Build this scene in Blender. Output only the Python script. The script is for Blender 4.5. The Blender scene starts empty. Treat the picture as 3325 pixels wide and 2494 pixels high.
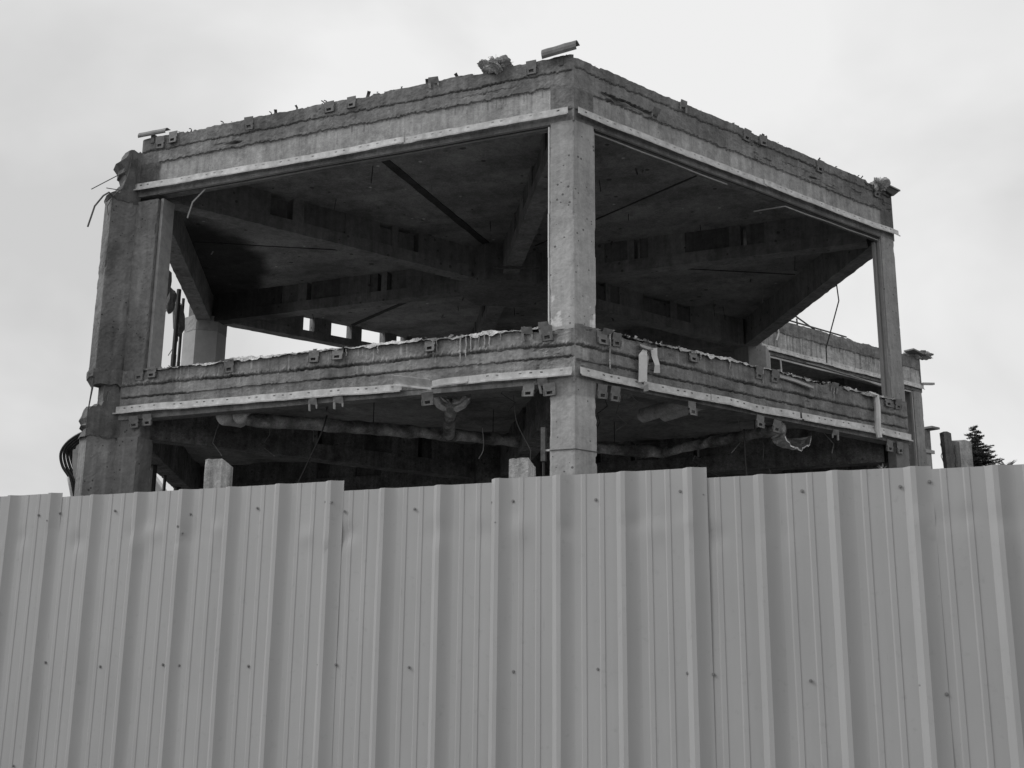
import bpy, math, random
import numpy as np
from mathutils import Vector, Matrix
from math import sin, cos, radians, pi

random.seed(7)
SC = bpy.context.scene
COL = SC.collection

# ------------------------------------------------------------------ camera
CAM_R = Vector((0.99095413, -0.13392764, 0.00856108))
CAM_U = Vector((-0.03924468, -0.2281922, 0.97282484))
CAM_F = Vector((0.12833456, 0.96436078, 0.23138395))
CAM_P = Vector((-2.6379, -21.058, 1.6))
cam = bpy.data.cameras.new('camera')
cam.sensor_width = 36.0
cam.lens = 3668.72 / 3325.0 * 36.0
cam.clip_start = 0.1
cam.clip_end = 3000.0
camo = bpy.data.objects.new('camera', cam)
COL.objects.link(camo)
camo.matrix_world = Matrix(((CAM_R.x, CAM_U.x, -CAM_F.x, CAM_P.x),
                            (CAM_R.y, CAM_U.y, -CAM_F.y, CAM_P.y),
                            (CAM_R.z, CAM_U.z, -CAM_F.z, CAM_P.z),
                            (0, 0, 0, 1)))
SC.camera = camo

# ------------------------------------------------------------------ sky and sun
SUN_EL, SUN_AZ = radians(40), radians(272)      # azimuth: compass direction the light comes from (0 = +Y, clockwise)
W = bpy.data.worlds.new('World')
SC.world = W
W.use_nodes = True
nt = W.node_tree
nt.nodes.clear()
def wn(t, **k):
    n = nt.nodes.new(t)
    for a, v in k.items():
        setattr(n, a, v)
    return n
w_out = wn('ShaderNodeOutputWorld')
w_bg = wn('ShaderNodeBackground')
w_sky = wn('ShaderNodeTexSky', sky_type='NISHITA', sun_disc=False)
w_sky.sun_elevation = SUN_EL
w_sky.sun_rotation = SUN_AZ
w_sky.dust_density = 4.0
w_bw = wn('ShaderNodeRGBToBW')                   # the photograph is black and white
nt.links.new(w_sky.outputs[0], w_bw.inputs[0])
w_tc = wn('ShaderNodeTexCoord')
w_map = wn('ShaderNodeMapping')
w_map.inputs['Scale'].default_value = (1.0, 1.0, 1.3)
w_map.inputs['Location'].default_value = (0.35, 0.1, 0.6)
nt.links.new(w_tc.outputs['Generated'], w_map.inputs[0])
w_n = wn('ShaderNodeTexNoise')
w_n.inputs['Scale'].default_value = 2.6
w_n.inputs['Detail'].default_value = 5.0
w_n.inputs['Roughness'].default_value = 0.5
w_n.inputs['Distortion'].default_value = 0.4
nt.links.new(w_map.outputs[0], w_n.inputs[0])
w_r = wn('ShaderNodeMapRange')
w_r.inputs['From Min'].default_value = 0.33
w_r.inputs['From Max'].default_value = 0.63
w_r.inputs['To Min'].default_value = 5.9
w_r.inputs['To Max'].default_value = 8.3
nt.links.new(w_n.outputs[0], w_r.inputs[0])
w_mix = wn('ShaderNodeMix', data_type='FLOAT')
w_mix.inputs[0].default_value = 0.94             # thick overcast over the clear sky
nt.links.new(w_bw.outputs[0], w_mix.inputs[2])
nt.links.new(w_r.outputs[0], w_mix.inputs[3])
nt.links.new(w_mix.outputs[0], w_bg.inputs[0])
w_bg.inputs[1].default_value = 0.109
nt.links.new(w_bg.outputs[0], w_out.inputs[0])

sun = bpy.data.lights.new('sun', 'SUN')
sun.energy = 1.5
sun.angle = radians(28)
suno = bpy.data.objects.new('sun', sun)
COL.objects.link(suno)
sd = Vector((sin(SUN_AZ) * cos(SUN_EL), cos(SUN_AZ) * cos(SUN_EL), sin(SUN_EL)))
suno.rotation_euler = sd.to_track_quat('Z', 'Y').to_euler()
suno.location = (-20, -30, 40)

SC.view_settings.view_transform = 'Standard'
SC.view_settings.look = 'None'
SC.view_settings.exposure = 0.0
SC.view_settings.gamma = 1.0
SC.view_settings.use_curve_mapping = False

# ------------------------------------------------------------------ numpy noise
_rng = np.random.RandomState(11)
_T = _rng.rand(256, 256)
def vnoise(x, y):
    x = np.asarray(x, float); y = np.asarray(y, float)
    xi = np.floor(x).astype(int); yi = np.floor(y).astype(int)
    fx = x - xi; fy = y - yi
    fx = fx * fx * (3 - 2 * fx); fy = fy * fy * (3 - 2 * fy)
    a = _T[xi % 256, yi % 256]; b = _T[(xi + 1) % 256, yi % 256]
    c = _T[xi % 256, (yi + 1) % 256]; d = _T[(xi + 1) % 256, (yi + 1) % 256]
    return (a + (b - a) * fx) * (1 - fy) + (c + (d - c) * fx) * fy
def fbm(x, y, o=4):
    s = 0; a = 1; t = 0
    for i in range(o):
        s = s + a * (vnoise(x + 17.3 * i, y + 5.1 * i) - .5); t += a
        x = np.asarray(x) * 2.03; y = np.asarray(y) * 2.03; a *= .55
    return s / t * 2
def hash1(i, k=0):
    return _T[np.asarray(i).astype(int) % 256, (np.asarray(i).astype(int) // 256 * 7 + k) % 256]
def sstep(a, b, x):
    t = np.clip((np.asarray(x) - a) / (b - a), 0, 1)
    return t * t * (3 - 2 * t)

# ------------------------------------------------------------------ object helpers
def link(o, parent=None):
    COL.objects.link(o)
    if parent is not None:
        o.parent = parent
    return o
def tag(o, label=None, cat=None, group=None, kind=None):
    if label: o['label'] = label
    if cat: o['category'] = cat
    if group: o['group'] = group
    if kind: o['kind'] = kind
    return o
def empty(name, loc=(0, 0, 0)):
    o = bpy.data.objects.new(name, None)
    o.location = loc
    return link(o)
def pobj(name, me, parent=None):
    """object whose mesh is given in world coordinates, parented without a shift"""
    o = bpy.data.objects.new(name, me)
    COL.objects.link(o)
    if parent is not None:
        o.parent = parent
        p = parent; off = Vector((0, 0, 0))
        while p is not None:
            off += Vector(p.location); p = p.parent
        o.location = -off
    return o
def make_mesh(name, v, f, mat, smooth=False, tint=None):
    me = bpy.data.meshes.new(name)
    me.from_pydata([tuple(map(float, p)) for p in v], [], [tuple(int(i) for i in q) for q in f])
    if tint is not None:
        a = me.attributes.new('tint', 'FLOAT', 'POINT')
        a.data.foreach_set('value', np.asarray(tint, dtype=np.float32))
    if mat: me.materials.append(mat)
    if smooth:
        me.polygons.foreach_set('use_smooth', [True] * len(me.polygons))
    me.update()
    return me

class MB:
    def __init__(s):
        s.v = []; s.f = []; s.t = []
    def add(s, v, f, t=1.0):
        o = len(s.v)
        s.v += [Vector(p) for p in v]
        s.f += [tuple(i + o for i in q) for q in f]
        s.t += [t] * len(v) if not hasattr(t, '__len__') else list(t)
    def hexa(s, p, t=1.0):
        """8 corners: bottom ring 0-3 then top ring 4-7"""
        s.add(p, [(3, 2, 1, 0), (4, 5, 6, 7), (0, 1, 5, 4), (1, 2, 6, 5), (2, 3, 7, 6), (3, 0, 4, 7)], t)
    def box(s, c, ax, ay, az, t=1.0):
        """centre and three half-axis vectors"""
        c = Vector(c); ax = Vector(ax); ay = Vector(ay); az = Vector(az)
        s.hexa([c - ax - ay - az, c + ax - ay - az, c + ax + ay - az, c - ax + ay - az,
                c - ax - ay + az, c + ax - ay + az, c + ax + ay + az, c - ax + ay + az], t)
    def tube(s, pts, r, n=6, cap=True, t=1.0):
        pts = [Vector(p) for p in pts]
        rs = r if hasattr(r, '__len__') else [r] * len(pts)
        o = len(s.v); up = None
        for i, p in enumerate(pts):
            d = (pts[min(i + 1, len(pts) - 1)] - pts[max(i - 1, 0)])
            d = d.normalized() if d.length > 1e-9 else Vector((0, 0, 1))
            if up is None:
                up = Vector((0, 0, 1)) if abs(d.z) < .9 else Vector((1, 0, 0))
            a = up - d * up.dot(d)
            a = a.normalized() if a.length > 1e-6 else d.orthogonal().normalized()
            up = a
            b = d.cross(a)
            for k in range(n):
                q = 2 * pi * k / n
                s.v.append(p + (a * cos(q) + b * sin(q)) * rs[i]); s.t.append(t)
        for i in range(len(pts) - 1):
            for k in range(n):
                k2 = (k + 1) % n
                s.f.append((o + i * n + k, o + i * n + k2, o + (i + 1) * n + k2, o + (i + 1) * n + k))
        if cap:
            s.f.append(tuple(o + k for k in range(n))[::-1])
            s.f.append(tuple(o + (len(pts) - 1) * n + k for k in range(n)))
    def prism(s, poly, z0, z1, t=1.0):
        """poly: list of (x, y) counter-clockwise"""
        n = len(poly)
        s.add([(x, y, z0) for x, y in poly] + [(x, y, z1) for x, y in poly],
              [tuple(range(n))[::-1], tuple(range(n, 2 * n))] +
              [(i, (i + 1) % n, n + (i + 1) % n, n + i) for i in range(n)], t)
    def mesh(s, name, mat, smooth=False):
        return make_mesh(name, s.v, s.f, mat, smooth, s.t)
    def build(s, name, mat, parent=None, smooth=False):
        return pobj(name, s.mesh(name, mat, smooth), parent)

# ------------------------------------------------------------------ materials
def nmat(name):
    m = bpy.data.materials.new(name); m.use_nodes = True
    t = m.node_tree; b = t.nodes['Principled BSDF']
    return m, t, b
def concrete(name, base, var=.35, rough=.9, scale=1.0, pits=.0, bump=.35, streak=.0, pit_scale=9.0, grit=.9, specks=0.0):
    m, t, b = nmat(name)
    N, Lk = t.nodes.new, t.links.new
    tc = N('ShaderNodeTexCoord')
    at = N('ShaderNodeAttribute'); at.attribute_name = 'tint'
    def noise(sc, det, rg, vec=None):
        n = N('ShaderNodeTexNoise'); n.inputs['Scale'].default_value = sc
        n.inputs['Detail'].default_value = det; n.inputs['Roughness'].default_value = rg
        Lk((vec or tc.outputs['Object']), n.inputs['Vector']); return n.outputs['Fac']
    def math_(op, a, b_=None):
        n = N('ShaderNodeMath'); n.operation = op
        for i, x in enumerate((a, b_)):
            if x is None: continue
            if isinstance(x, (int, float)): n.inputs[i].default_value = x
            else: Lk(x, n.inputs[i])
        return n.outputs[0]
    def rng(x, a, b_, c, d):
        n = N('ShaderNodeMapRange'); Lk(x, n.inputs[0])
        for i, q in enumerate((a, b_, c, d)): n.inputs[1 + i].default_value = q
        return n.outputs[0]
    n1 = noise(0.9 * scale, 8, .62); n2 = noise(6 * scale, 6, .65); n3 = noise(30 * scale, 5, .75)
    f = rng(n1, .3, .7, 1 - var, 1 + var)
    f = math_('MULTIPLY', f, rng(n2, .3, .7, 1 - var * .55, 1 + var * .55))
    f = math_('MULTIPLY', f, rng(n3, .3, .7, 1 - var * grit, 1 + var * grit))
    nb = noise(2.3 * scale, 7, .7); nd = noise(13 * scale, 5, .7)
    f = math_('MULTIPLY', f, rng(nb, .36, .5, 1 - var * .95, 1.0))
    f = math_('MULTIPLY', f, rng(nd, .3, .7, 1 - var * .6, 1 + var * .6))
    if streak > 0:
        mp = N('ShaderNodeMapping'); mp.inputs['Scale'].default_value = (7, 7, .45)
        Lk(tc.outputs['Object'], mp.inputs[0])
        ns = noise(1.6, 5, .6, mp.outputs[0])
        f = math_('MULTIPLY', f, rng(ns, .35, .62, 1 - streak, 1 + streak * .35))
    h = math_('ADD', math_('ADD', math_('MULTIPLY', n2, .5), math_('MULTIPLY', nd, .6)), math_('MULTIPLY', n3, .6))
    if pits > 0:
        v = N('ShaderNodeTexVoronoi'); v.inputs['Scale'].default_value = pit_scale
        v.inputs['Randomness'].default_value = 1.0
        Lk(tc.outputs['Object'], v.inputs['Vector'])
        size = rng(noise(pit_scale * .31, 2, .5), .35, .65, .02, .17)
        pm = math_('GREATER_THAN', v.outputs['Distance'], size)
        f = math_('MULTIPLY', f, rng(pm, 0, 1, 1 - pits, 1))
        h = math_('ADD', h, math_('MULTIPLY', pm, .5))
    if specks > 0:
        v2 = N('ShaderNodeTexVoronoi'); v2.inputs['Scale'].default_value = 2.1; Lk(tc.outputs['Object'], v2.inputs['Vector'])
        f = math_('MULTIPLY', f, rng(v2.outputs['Distance'], .035, .075, 1 + specks, 1.0))
    f = math_('MULTIPLY', f, at.outputs['Fac'])
    c = math_('MULTIPLY', f, base)
    c = math_('MINIMUM', c, .82)
    cc = N('ShaderNodeCombineColor')
    for i in range(3): Lk(c, cc.inputs[i])
    Lk(cc.outputs[0], b.inputs['Base Color'])
    b.inputs['Roughness'].default_value = rough
    b.inputs['Specular IOR Level'].default_value = .25
    if bump:
        bp = N('ShaderNodeBump'); bp.inputs['Strength'].default_value = bump
        bp.inputs['Distance'].default_value = .02
        Lk(h, bp.inputs['Height']); Lk(bp.outputs[0], b.inputs['Normal'])
    return m
def metal(name, base, rough=.5, metallic=0.0, var=.12, sc=5.0, bump=.05, spec=.5):
    m, t, b = nmat(name)
    N, Lk = t.nodes.new, t.links.new
    tc = N('ShaderNodeTexCoord')
    n = N('ShaderNodeTexNoise'); n.inputs['Scale'].default_value = sc; n.inputs['Detail'].default_value = 6
    n.inputs['Roughness'].default_value = .65
    Lk(tc.outputs['Object'], n.inputs[0])
    r = N('ShaderNodeMapRange'); Lk(n.outputs[0], r.inputs[0])
    for i, q in enumerate((.3, .7, base * (1 - var), base * (1 + var))): r.inputs[1 + i].default_value = q
    cc = N('ShaderNodeCombineColor')
    for i in range(3): Lk(r.outputs[0], cc.inputs[i])
    Lk(cc.outputs[0], b.inputs['Base Color'])
    b.inputs['Roughness'].default_value = rough
    b.inputs['Metallic'].default_value = metallic
    b.inputs['Specular IOR Level'].default_value = spec
    if bump:
        bp = N('ShaderNodeBump'); bp.inputs['Strength'].default_value = bump; bp.inputs['Distance'].default_value = .01
        Lk(n.outputs[0], bp.inputs['Height']); Lk(bp.outputs[0], b.inputs['Normal'])
    return m
M = {}
M['facade'] = concrete('facade_concrete', .262, .29, streak=.22, bump=.7, grit=.42, pits=.25, pit_scale=14)
M['column'] = concrete('column_concrete', .35, .17, streak=.14, pits=.62, pit_scale=10, bump=.4, grit=.35)
M['ceiling'] = concrete('ceiling_concrete', .255, .3, pits=.6, pit_scale=3.2, bump=.5, grit=1.1, specks=1.6)
M['lining'] = concrete('lining_membrane', .27, .35, scale=.6, bump=.4)
M['beam'] = concrete('beam_concrete', .235, .26, streak=.2, pits=.5, pit_scale=5, bump=.5, grit=.5)
M['rough'] = concrete('rough_beam', .17, .45, streak=.25, pits=.5, pit_scale=6, bump=1.0, scale=1.6)  # lower-storey beams: rougher, and that storey's shade put into a darker base colour
M['floor'] = concrete('floor_concrete', .28, .3)
M['smooth'] = concrete('smooth_concrete', .42, .08, bump=.05, grit=.4)
M['crust'] = concrete('lime_crust', .5, .4, scale=2.5, bump=1.0)
M['post'] = concrete('post_concrete', .42, .3, scale=2.5, streak=.5, bump=.7)
M['stump'] = concrete('stump_concrete', .2, .3, streak=.2)
M['ground'] = concrete('ground_earth', .115, .4, scale=.5, bump=.8)
M['asphalt'] = concrete('asphalt', .06, .3, scale=2)
M['bitumen'] = concrete('bitumen_strip', .055, .3)
M['reveal'] = metal('reveal_board', .30, .7, 0, .1, 4)
def fence_mat():
    m, t, b = nmat('fence_sheet'); N, Lk = t.nodes.new, t.links.new
    tc = N('ShaderNodeTexCoord'); oi = N('ShaderNodeObjectInfo')
    def nz(sc, det, scale3=None):
        v = tc.outputs['Object']
        if scale3:
            mp = N('ShaderNodeMapping'); mp.inputs['Scale'].default_value = scale3; Lk(v, mp.inputs[0]); v = mp.outputs[0]
        n = N('ShaderNodeTexNoise'); n.inputs['Scale'].default_value = sc; n.inputs['Detail'].default_value = det; n.inputs['Roughness'].default_value = .65
        Lk(v, n.inputs[0]); return n.outputs[0]
    def rg(x, a, b_, c, d):
        n = N('ShaderNodeMapRange'); Lk(x, n.inputs[0])
        for i, q in enumerate((a, b_, c, d)): n.inputs[1 + i].default_value = q
        return n.outputs[0]
    def mul(a, b_):
        n = N('ShaderNodeMath'); n.operation = 'MULTIPLY'; Lk(a, n.inputs[0])
        if isinstance(b_, float): n.inputs[1].default_value = b_
        else: Lk(b_, n.inputs[1])
        return n.outputs[0]
    f = rg(oi.outputs['Random'], 0, 1, .95, 1.05)
    f = mul(f, rg(nz(.8, 4), .3, .7, .95, 1.05))
    f = mul(f, rg(nz(1.0, 6, (9, 9, .5)), .35, .65, .95, 1.03))          # faint dust runs
    f = mul(f, rg(nz(22, 5), .60, .72, 1.0, .90))                          # scuffs
    f = mul(f, rg(nz(1.0, 3, (70, 70, 5)), .70, .76, 1.0, .78))            # scratches
    f = mul(f, .405)
    cc = N('ShaderNodeCombineColor')
    for i in range(3): Lk(f, cc.inputs[i])
    Lk(cc.outputs[0], b.inputs['Base Color'])
    Lk(rg(nz(3, 5), .3, .7, .36, .5), b.inputs['Roughness'])
    b.inputs['Specular IOR Level'].default_value = .5
    return m
M['fence'] = fence_mat()
M['strip'] = metal('strip_paint', .54, .5, 0, .32, 7, .15)
M['trim'] = metal('trim_metal', .3, .55, 0, .2, 9)
M['trim_light'] = metal('trim_light', .62, .5, 0, .1, 9)
M['plate'] = metal('bracket_steel', .17, .6, 0, .3, 14, .15)
M['rustplate'] = metal('old_flashing', .13, .55, 0, .3, 10, .2)
M['rust'] = metal('rusty_steel', .09, .8, 0, .4, 20, .3)
M['black'] = metal('black_steel', .025, .6, 0, .3, 8)
M['screw'] = metal('screw_zinc', .24, .4, .4, .2, 30)
M['wool'] = concrete('mineral_wool', .5, .3, scale=4, bump=1.0)
M['pipe'] = concrete('pipe_wrap', .34, .45, scale=2.0, bump=.6, streak=.0)
M['wrap'] = concrete('light_wrap', .58, .3, scale=3, bump=.9)
M['foil'] = metal('foil_wrap', .75, .3, .6, .3, 18, 1.0)
M['rubber'] = metal('hose_rubber', .015, .4, 0, .2, 8)
M['paint'] = metal('machine_paint', .5, .45, 0, .12, 3)
M['needle'] = metal('needles', .045, .8, 0, .4, 6, 0)
M['bark'] = metal('bark', .06, .9, 0, .4, 12, .4)
M['leaf'] = metal('leaf_pale', .4, .7, 0, .3, 12, 0)

# ------------------------------------------------------------------ layout of the hexagonal bay
LS = 7.312
def V(a, r=LS): return Vector((r * cos(radians(a)), r * sin(radians(a)), 0))
vN, vL, vR, vBL, vB, vBR = V(-90), V(-150), V(-30), V(150), V(90), V(30)
vO = Vector((0, 0, 0))
vW = vBR + V(30, 6.98)
D150 = V(-150, 1.0)
ZR, ZC, ZB = 9.53, 9.2, 8.58          # roof top, ceiling, beam soffit (upper storey)
FT, FC, FB = 5.70, 5.36, 4.97         # floor beam top, lower ceiling, facade beam soffit
FI = 4.72                             # inner floor beams' soffit
def edge(A, B):
    e = (B - A).normalized()
    return e, Vector((e.y, -e.x, 0))

# ------------------------------------------------------------------ ground
def ground():
    n = 60; s = 1500
    g = np.sign(np.linspace(-1, 1, n)) * np.abs(np.linspace(-1, 1, n)) ** 3 * s
    v = []; f = []
    for y in g:
        for x in g:
            r = math.hypot(x, y)
            v.append((x, y, -0.02 + .06 * float(fbm(x * .3, y * .3, 2)) if r < 60 else -.02))
    for j in range(n - 1):
        for i in range(n - 1):
            f.append((j * n + i, j * n + i + 1, (j + 1) * n + i + 1, (j + 1) * n + i))
    o = pobj('ground', make_mesh('ground', v, f, M['ground'], True, [1.0] * len(v)))
    tag(o, 'bare trampled earth and rubble around the building', kind='structure')
ground()

def street():
    c = Vector((-2.232, -15.183, 0)); e = Vector((cos(-.5393), sin(-.5393), 0)); n = Vector((e.y, -e.x, 0))
    mb = MB(); m = 40
    for i in range(m + 1):
        for j in range(13):
            p = c + e * (-60 + 120 * i / m) + n * (.25 + 11 * j / 12)
            mb.v.append(Vector((p.x, p.y, .05 + .01 * float(fbm(p.x, p.y, 2))))); mb.t.append(1.0)
    for i in range(m):
        for j in range(12): mb.f.append((i * 13 + j, (i + 1) * 13 + j, (i + 1) * 13 + j + 1, i * 13 + j + 1)[::-1])
    tag(mb.build('road', M['asphalt'], None, True), 'worn asphalt road on the near side of the fence', kind='structure')
street()

# ------------------------------------------------------------------ facade beams: displaced faces with broken courses
def facade_beam(name, A, B, z0, z1, depth, fn, parent, ds=.02, dz=.0125, m0=1, m1=1, s0=0.0, s1=None, mat='facade', out=None):
    """front face on the line A->B (outward normal on the right), fn(S,Z)->(offset out, tint, top dz)"""
    e, n = edge(A, B)
    if n.dot(CAM_P - A) < 0: n = -n
    if out is not None: n = out
    Ln = (B - A).length if s1 is None else s1
    S = np.linspace(s0, Ln, int((Ln - s0) / ds) + 1)
    Z = np.linspace(z0, z1, int((z1 - z0) / dz) + 1)
    SS, ZZ = np.meshgrid(S, Z, indexing='ij')
    off, tint, top = fn(SS, ZZ)
    k = (ZZ - z0) / (z1 - z0)
    ZZ2 = ZZ + top[:, None] * k ** 6
    fr = np.array(A)[None, None, :] + SS[..., None] * np.array(e) + off[..., None] * np.array(n)
    fr[..., 2] += ZZ2
    ns, nz = SS.shape
    sb = S.copy(); q = depth * .577
    sb = np.clip(sb, s0 + q * m0, Ln - q * m1)
    bt = np.array(A)[None, :] + sb[:, None] * np.array(e) - depth * np.array(n)
    b0 = bt.copy(); b0[:, 2] = z0
    b1 = bt.copy(); b1[:, 2] = z1 - .01
    V_ = np.concatenate([fr, b1[:, None, :], b0[:, None, :]], 1)      # loop of nz+2
    m = nz + 2
    verts = V_.reshape(-1, 3)
    tt = np.concatenate([tint, np.ones((ns, 2)) * .9], 1).reshape(-1)
    I = np.arange(ns * m).reshape(ns, m)
    a = I[:-1]; b = I[1:]
    a2 = np.roll(a, -1, 1); b2 = np.roll(b, -1, 1)
    faces = np.stack([a, b, b2, a2], -1).reshape(-1, 4)
    # orientation: make the front face outwards
    v0, v1, v2 = verts[faces[0][0]], verts[faces[0][1]], verts[faces[0][2]]
    nn = np.cross(v1 - v0, v2 - v0)
    if nn @ np.array(n) < 0: faces = faces[:, ::-1]
    fl = [tuple(x) for x in faces] + [tuple(I[0]), tuple(I[-1][::-1])]
    return pobj(name, make_mesh(name, verts, fl, M[mat], False, tt), parent)

def line(S, z, amp, seed, f=1.3):
    return z + amp * (.8 * fbm(S * f, S * 0 + seed, 3) + .6 * fbm(S * 12, S * 0 + seed + 3.7, 3) + .55 * fbm(S * 34, S * 0 + seed + 6.1, 2))
def groove(Z, zl, w): return np.exp(-((Z - zl) / w) ** 2)
def streaks(S, Z, ztop, dens, lmax, seed, w=.03):
    c = np.floor(S / w)
    r = hash1(c + seed * 31, seed); r2 = hash1(c + seed * 57, seed + 5)
    ln = np.where(r > 1 - dens, r2 ** 2 * lmax, 0)
    ed = np.abs(S / w - c - .5) < .33
    return ((Z < ztop) & (Z > ztop - ln) & ed).astype(float)
def prof_upper(seed, flip=False, panel=(.34, 6.95), drip=1.0):
    def fn(S, Z):
        rough = fbm(S * 6, Z * 9 + seed, 4)
        fine = fbm(S * 24, Z * 30 + seed, 3)
        l1 = line(S, 9.33 if not flip else 9.36, .03, seed + 1)
        l2 = line(S, 9.13 if not flip else 9.075, .022, seed + 2)
        l3 = line(S, 9.235, .03, seed + 9)
        inp = sstep(panel[0] - .012, panel[0] + .012, S) * (1 - sstep(panel[1] - .012, panel[1] + .012, S))
        inp = inp * (Z < l2 + .02 * fine)
        off = .007 * rough + .005 * fine
        t = .74 + .20 * rough
        up = Z > l1
        off = np.where(up, off + .016, off)
        t = np.where(up, t * .98, t * .9)
        t = np.where((Z < l1) & (Z > l2), .82 + .26 * fbm(S * 1.1, Z * 5 + seed + 4, 4), t)
        off = np.where(inp > .5, -.028 + .002 * rough, off)
        t = np.where(inp > .5, 1.42 + .10 * fbm(S * .9, Z * 2 + seed, 3), t)
        patch = sstep(.05, .4, fbm(S * .8, S * 0 + seed + 20, 2))
        g = groove(Z, l1, .009) * (.35 + .65 * patch) + .5 * groove(Z, l3, .008) * patch * (inp < .5)
        brk = sstep(.35, .6, fbm(S * 1.6, Z * 7 + seed + 33, 3)) * ((Z > l2) & (Z < l2 + .1))
        off = off - .022 * g - .045 * brk
        t = t * (1 - .35 * g) * (1 - .35 * brk)
        sp = sstep(.30, .34, fbm(S * 5, Z * 9 + seed + 51, 4)) * (Z > l2)
        sp = sp * sstep(.0, .4, fbm(S * .7, S * 0 + seed + 77, 2))
        off = off - .016 * sp; t = t * (1 - .1 * sp)
        t = t * np.where(S > 6.97, .68, 1.0)
        d = streaks(S, Z, l2, .34, .16 * drip, int(seed) + 2) * (inp > .5)
        ds = sstep(0.0, .35, fbm(S * .55, S * 0 + seed + 44, 2))
        t = t * (1 - .38 * d * np.maximum(ds, .15))
        wl = streaks(S, Z, l2 - .05, .10, .35 * drip, int(seed) + 4, .022) * (inp > .5)
        t = t * (1 - .16 * wl)
        # plain soffit strip under the metal rail
        lowb = Z < 8.76
        off = np.where(lowb, -.02 + .003 * rough, off); t = np.where(lowb, .85 + .12 * rough, t)
        endf = sstep(0, .05, S) * (1 - sstep(LS - .05, LS, S))
        off = off * endf
        s1 = S[:, 0]
        top = .016 * fbm(s1 * 1.6, s1 * 0 + seed, 3) + .014 * fbm(s1 * 11, s1 * 0 + seed + 8, 3) + .01 - .022 * sstep(.28, .33, fbm(s1 * 2.4, s1 * 0 + seed + 15, 4))
        return off, t, top
    return fn
def prof_lower(seed, right=False):
    def fn(S, Z):
        rough = fbm(S * 6, Z * 9 + seed, 4); fine = fbm(S * 26, Z * 30 + seed, 3)
        l1 = line(S, 5.47 if not right else 5.45, .022, seed + 1, 1.0)
        l2 = line(S, 5.305 if not right else 5.27, .016, seed + 2, 1.0)
        off = .012 * rough + .008 * fine
        t = .78 + .22 * rough
        a = Z > l1; bmid = (Z <= l1) & (Z > l2)
        teeth = np.exp(-((Z - l1 - .03) / .035) ** 2) * a
        tn = np.abs(fbm(S * 22, Z * 7 + seed + 90, 3))
        off = np.where(a, off * .45 + .022 + .035 * teeth * tn, off)
        off = np.where(bmid, off * .5 + .006, off)
        off = np.where(Z <= l2, off * .6 - .012, off)
        t = np.where(a, .92 + .3 * fbm(S * 3, Z * 5 + seed, 4), t)
        t = t * (1 + .25 * teeth * (tn - .25))
        t = np.where(bmid, 1.02 + .22 * rough, t)
        t = np.where(Z <= l2, 1.0 + .22 * fbm(S * 2, Z * 6 + seed, 4), t)
        g1 = groove(Z, l1, .013); g2 = groove(Z, l2, .010)
        on1 = .35 + .65 * sstep(-.3, .2, fbm(S * 1.5, S * 0 + seed + 60, 2)); on2 = sstep(-.15, .35, fbm(S * 1.4, S * 0 + seed + 63, 2))
        off = off - .034 * g1 * on1 - .024 * g2 * on2
        t = t * (1 - .4 * g1 * on1) * (1 - .35 * g2 * on2)
        sp = sstep(.22, .45, fbm(S * 4.5, Z * 9 + seed + 51, 4)) * sstep(-.1, .3, fbm(S * .9, S * 0 + seed + 57, 2))
        off = off - .018 * sp + .006 * sp * fine; t = t * (1 - .16 * sp)
        w = streaks(S, Z, 5.75 + 0 * S, .28, .30, int(seed) + 3, .03) + .8 * streaks(S, Z, l1 + .06, .3, .2, int(seed) + 7, .025)
        wz = sstep(-.05, .3, fbm(S * .7, S * 0 + seed + 70, 2))
        t = t * (1 + (.55 if not right else .3) * np.clip(w, 0, 1) * np.maximum(wz, .1))
        dark = sstep(.1, .45, fbm(S * .9, Z * 1.5 + seed + 80, 3))
        t = t * (1 - .25 * dark)
        if right: t = t * .9
        lowb = Z < 5.04
        off = np.where(lowb, -.02 + .004 * rough, off)
        endf = sstep(0, .05, S) * (1 - sstep(LS - .05, LS, S))
        off = off * endf
        s1 = S[:, 0]
        top = .018 * fbm(s1 * 1.7, s1 * 0 + seed, 3) + .016 * fbm(s1 * 10, s1 * 0 + seed + 8, 3) + .015 - .045 * sstep(.28, .33, fbm(s1 * 2.2, s1 * 0 + seed + 15, 4))
        return off, t, top
    return fn
def prof_plain(seed, amp=.006, base=.8):
    def fn(S, Z):
        r = fbm(S * 4, Z * 6 + seed, 3)
        return amp * r, base + .2 * r, .01 * fbm(S[:, 0] * 3, S[:, 0] * 0 + seed, 3)
    return fn

BLD = empty('concrete_frame_building')
tag(BLD, 'large gutted two-storey hexagonal concrete frame standing open behind the metal fence', 'building')

beam_uNL = facade_beam('edge_beam', vN, vL, ZB, ZR + .02, .22, prof_upper(3.0), BLD, ds=.016)
beam_uNR = facade_beam('edge_beam', vN, vR, ZB, ZR - .03, .22, prof_upper(8.0, True, (.36, 6.98), .4), BLD, ds=.016)
beam_lNL = facade_beam('edge_beam', vN, vL, FB, FT, .24, prof_lower(5.0), BLD, ds=.016)
beam_lNR = facade_beam('edge_beam', vN, vR, FB + .03, FT + .01, .24, prof_lower(12.0, True), BLD, ds=.016)

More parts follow.
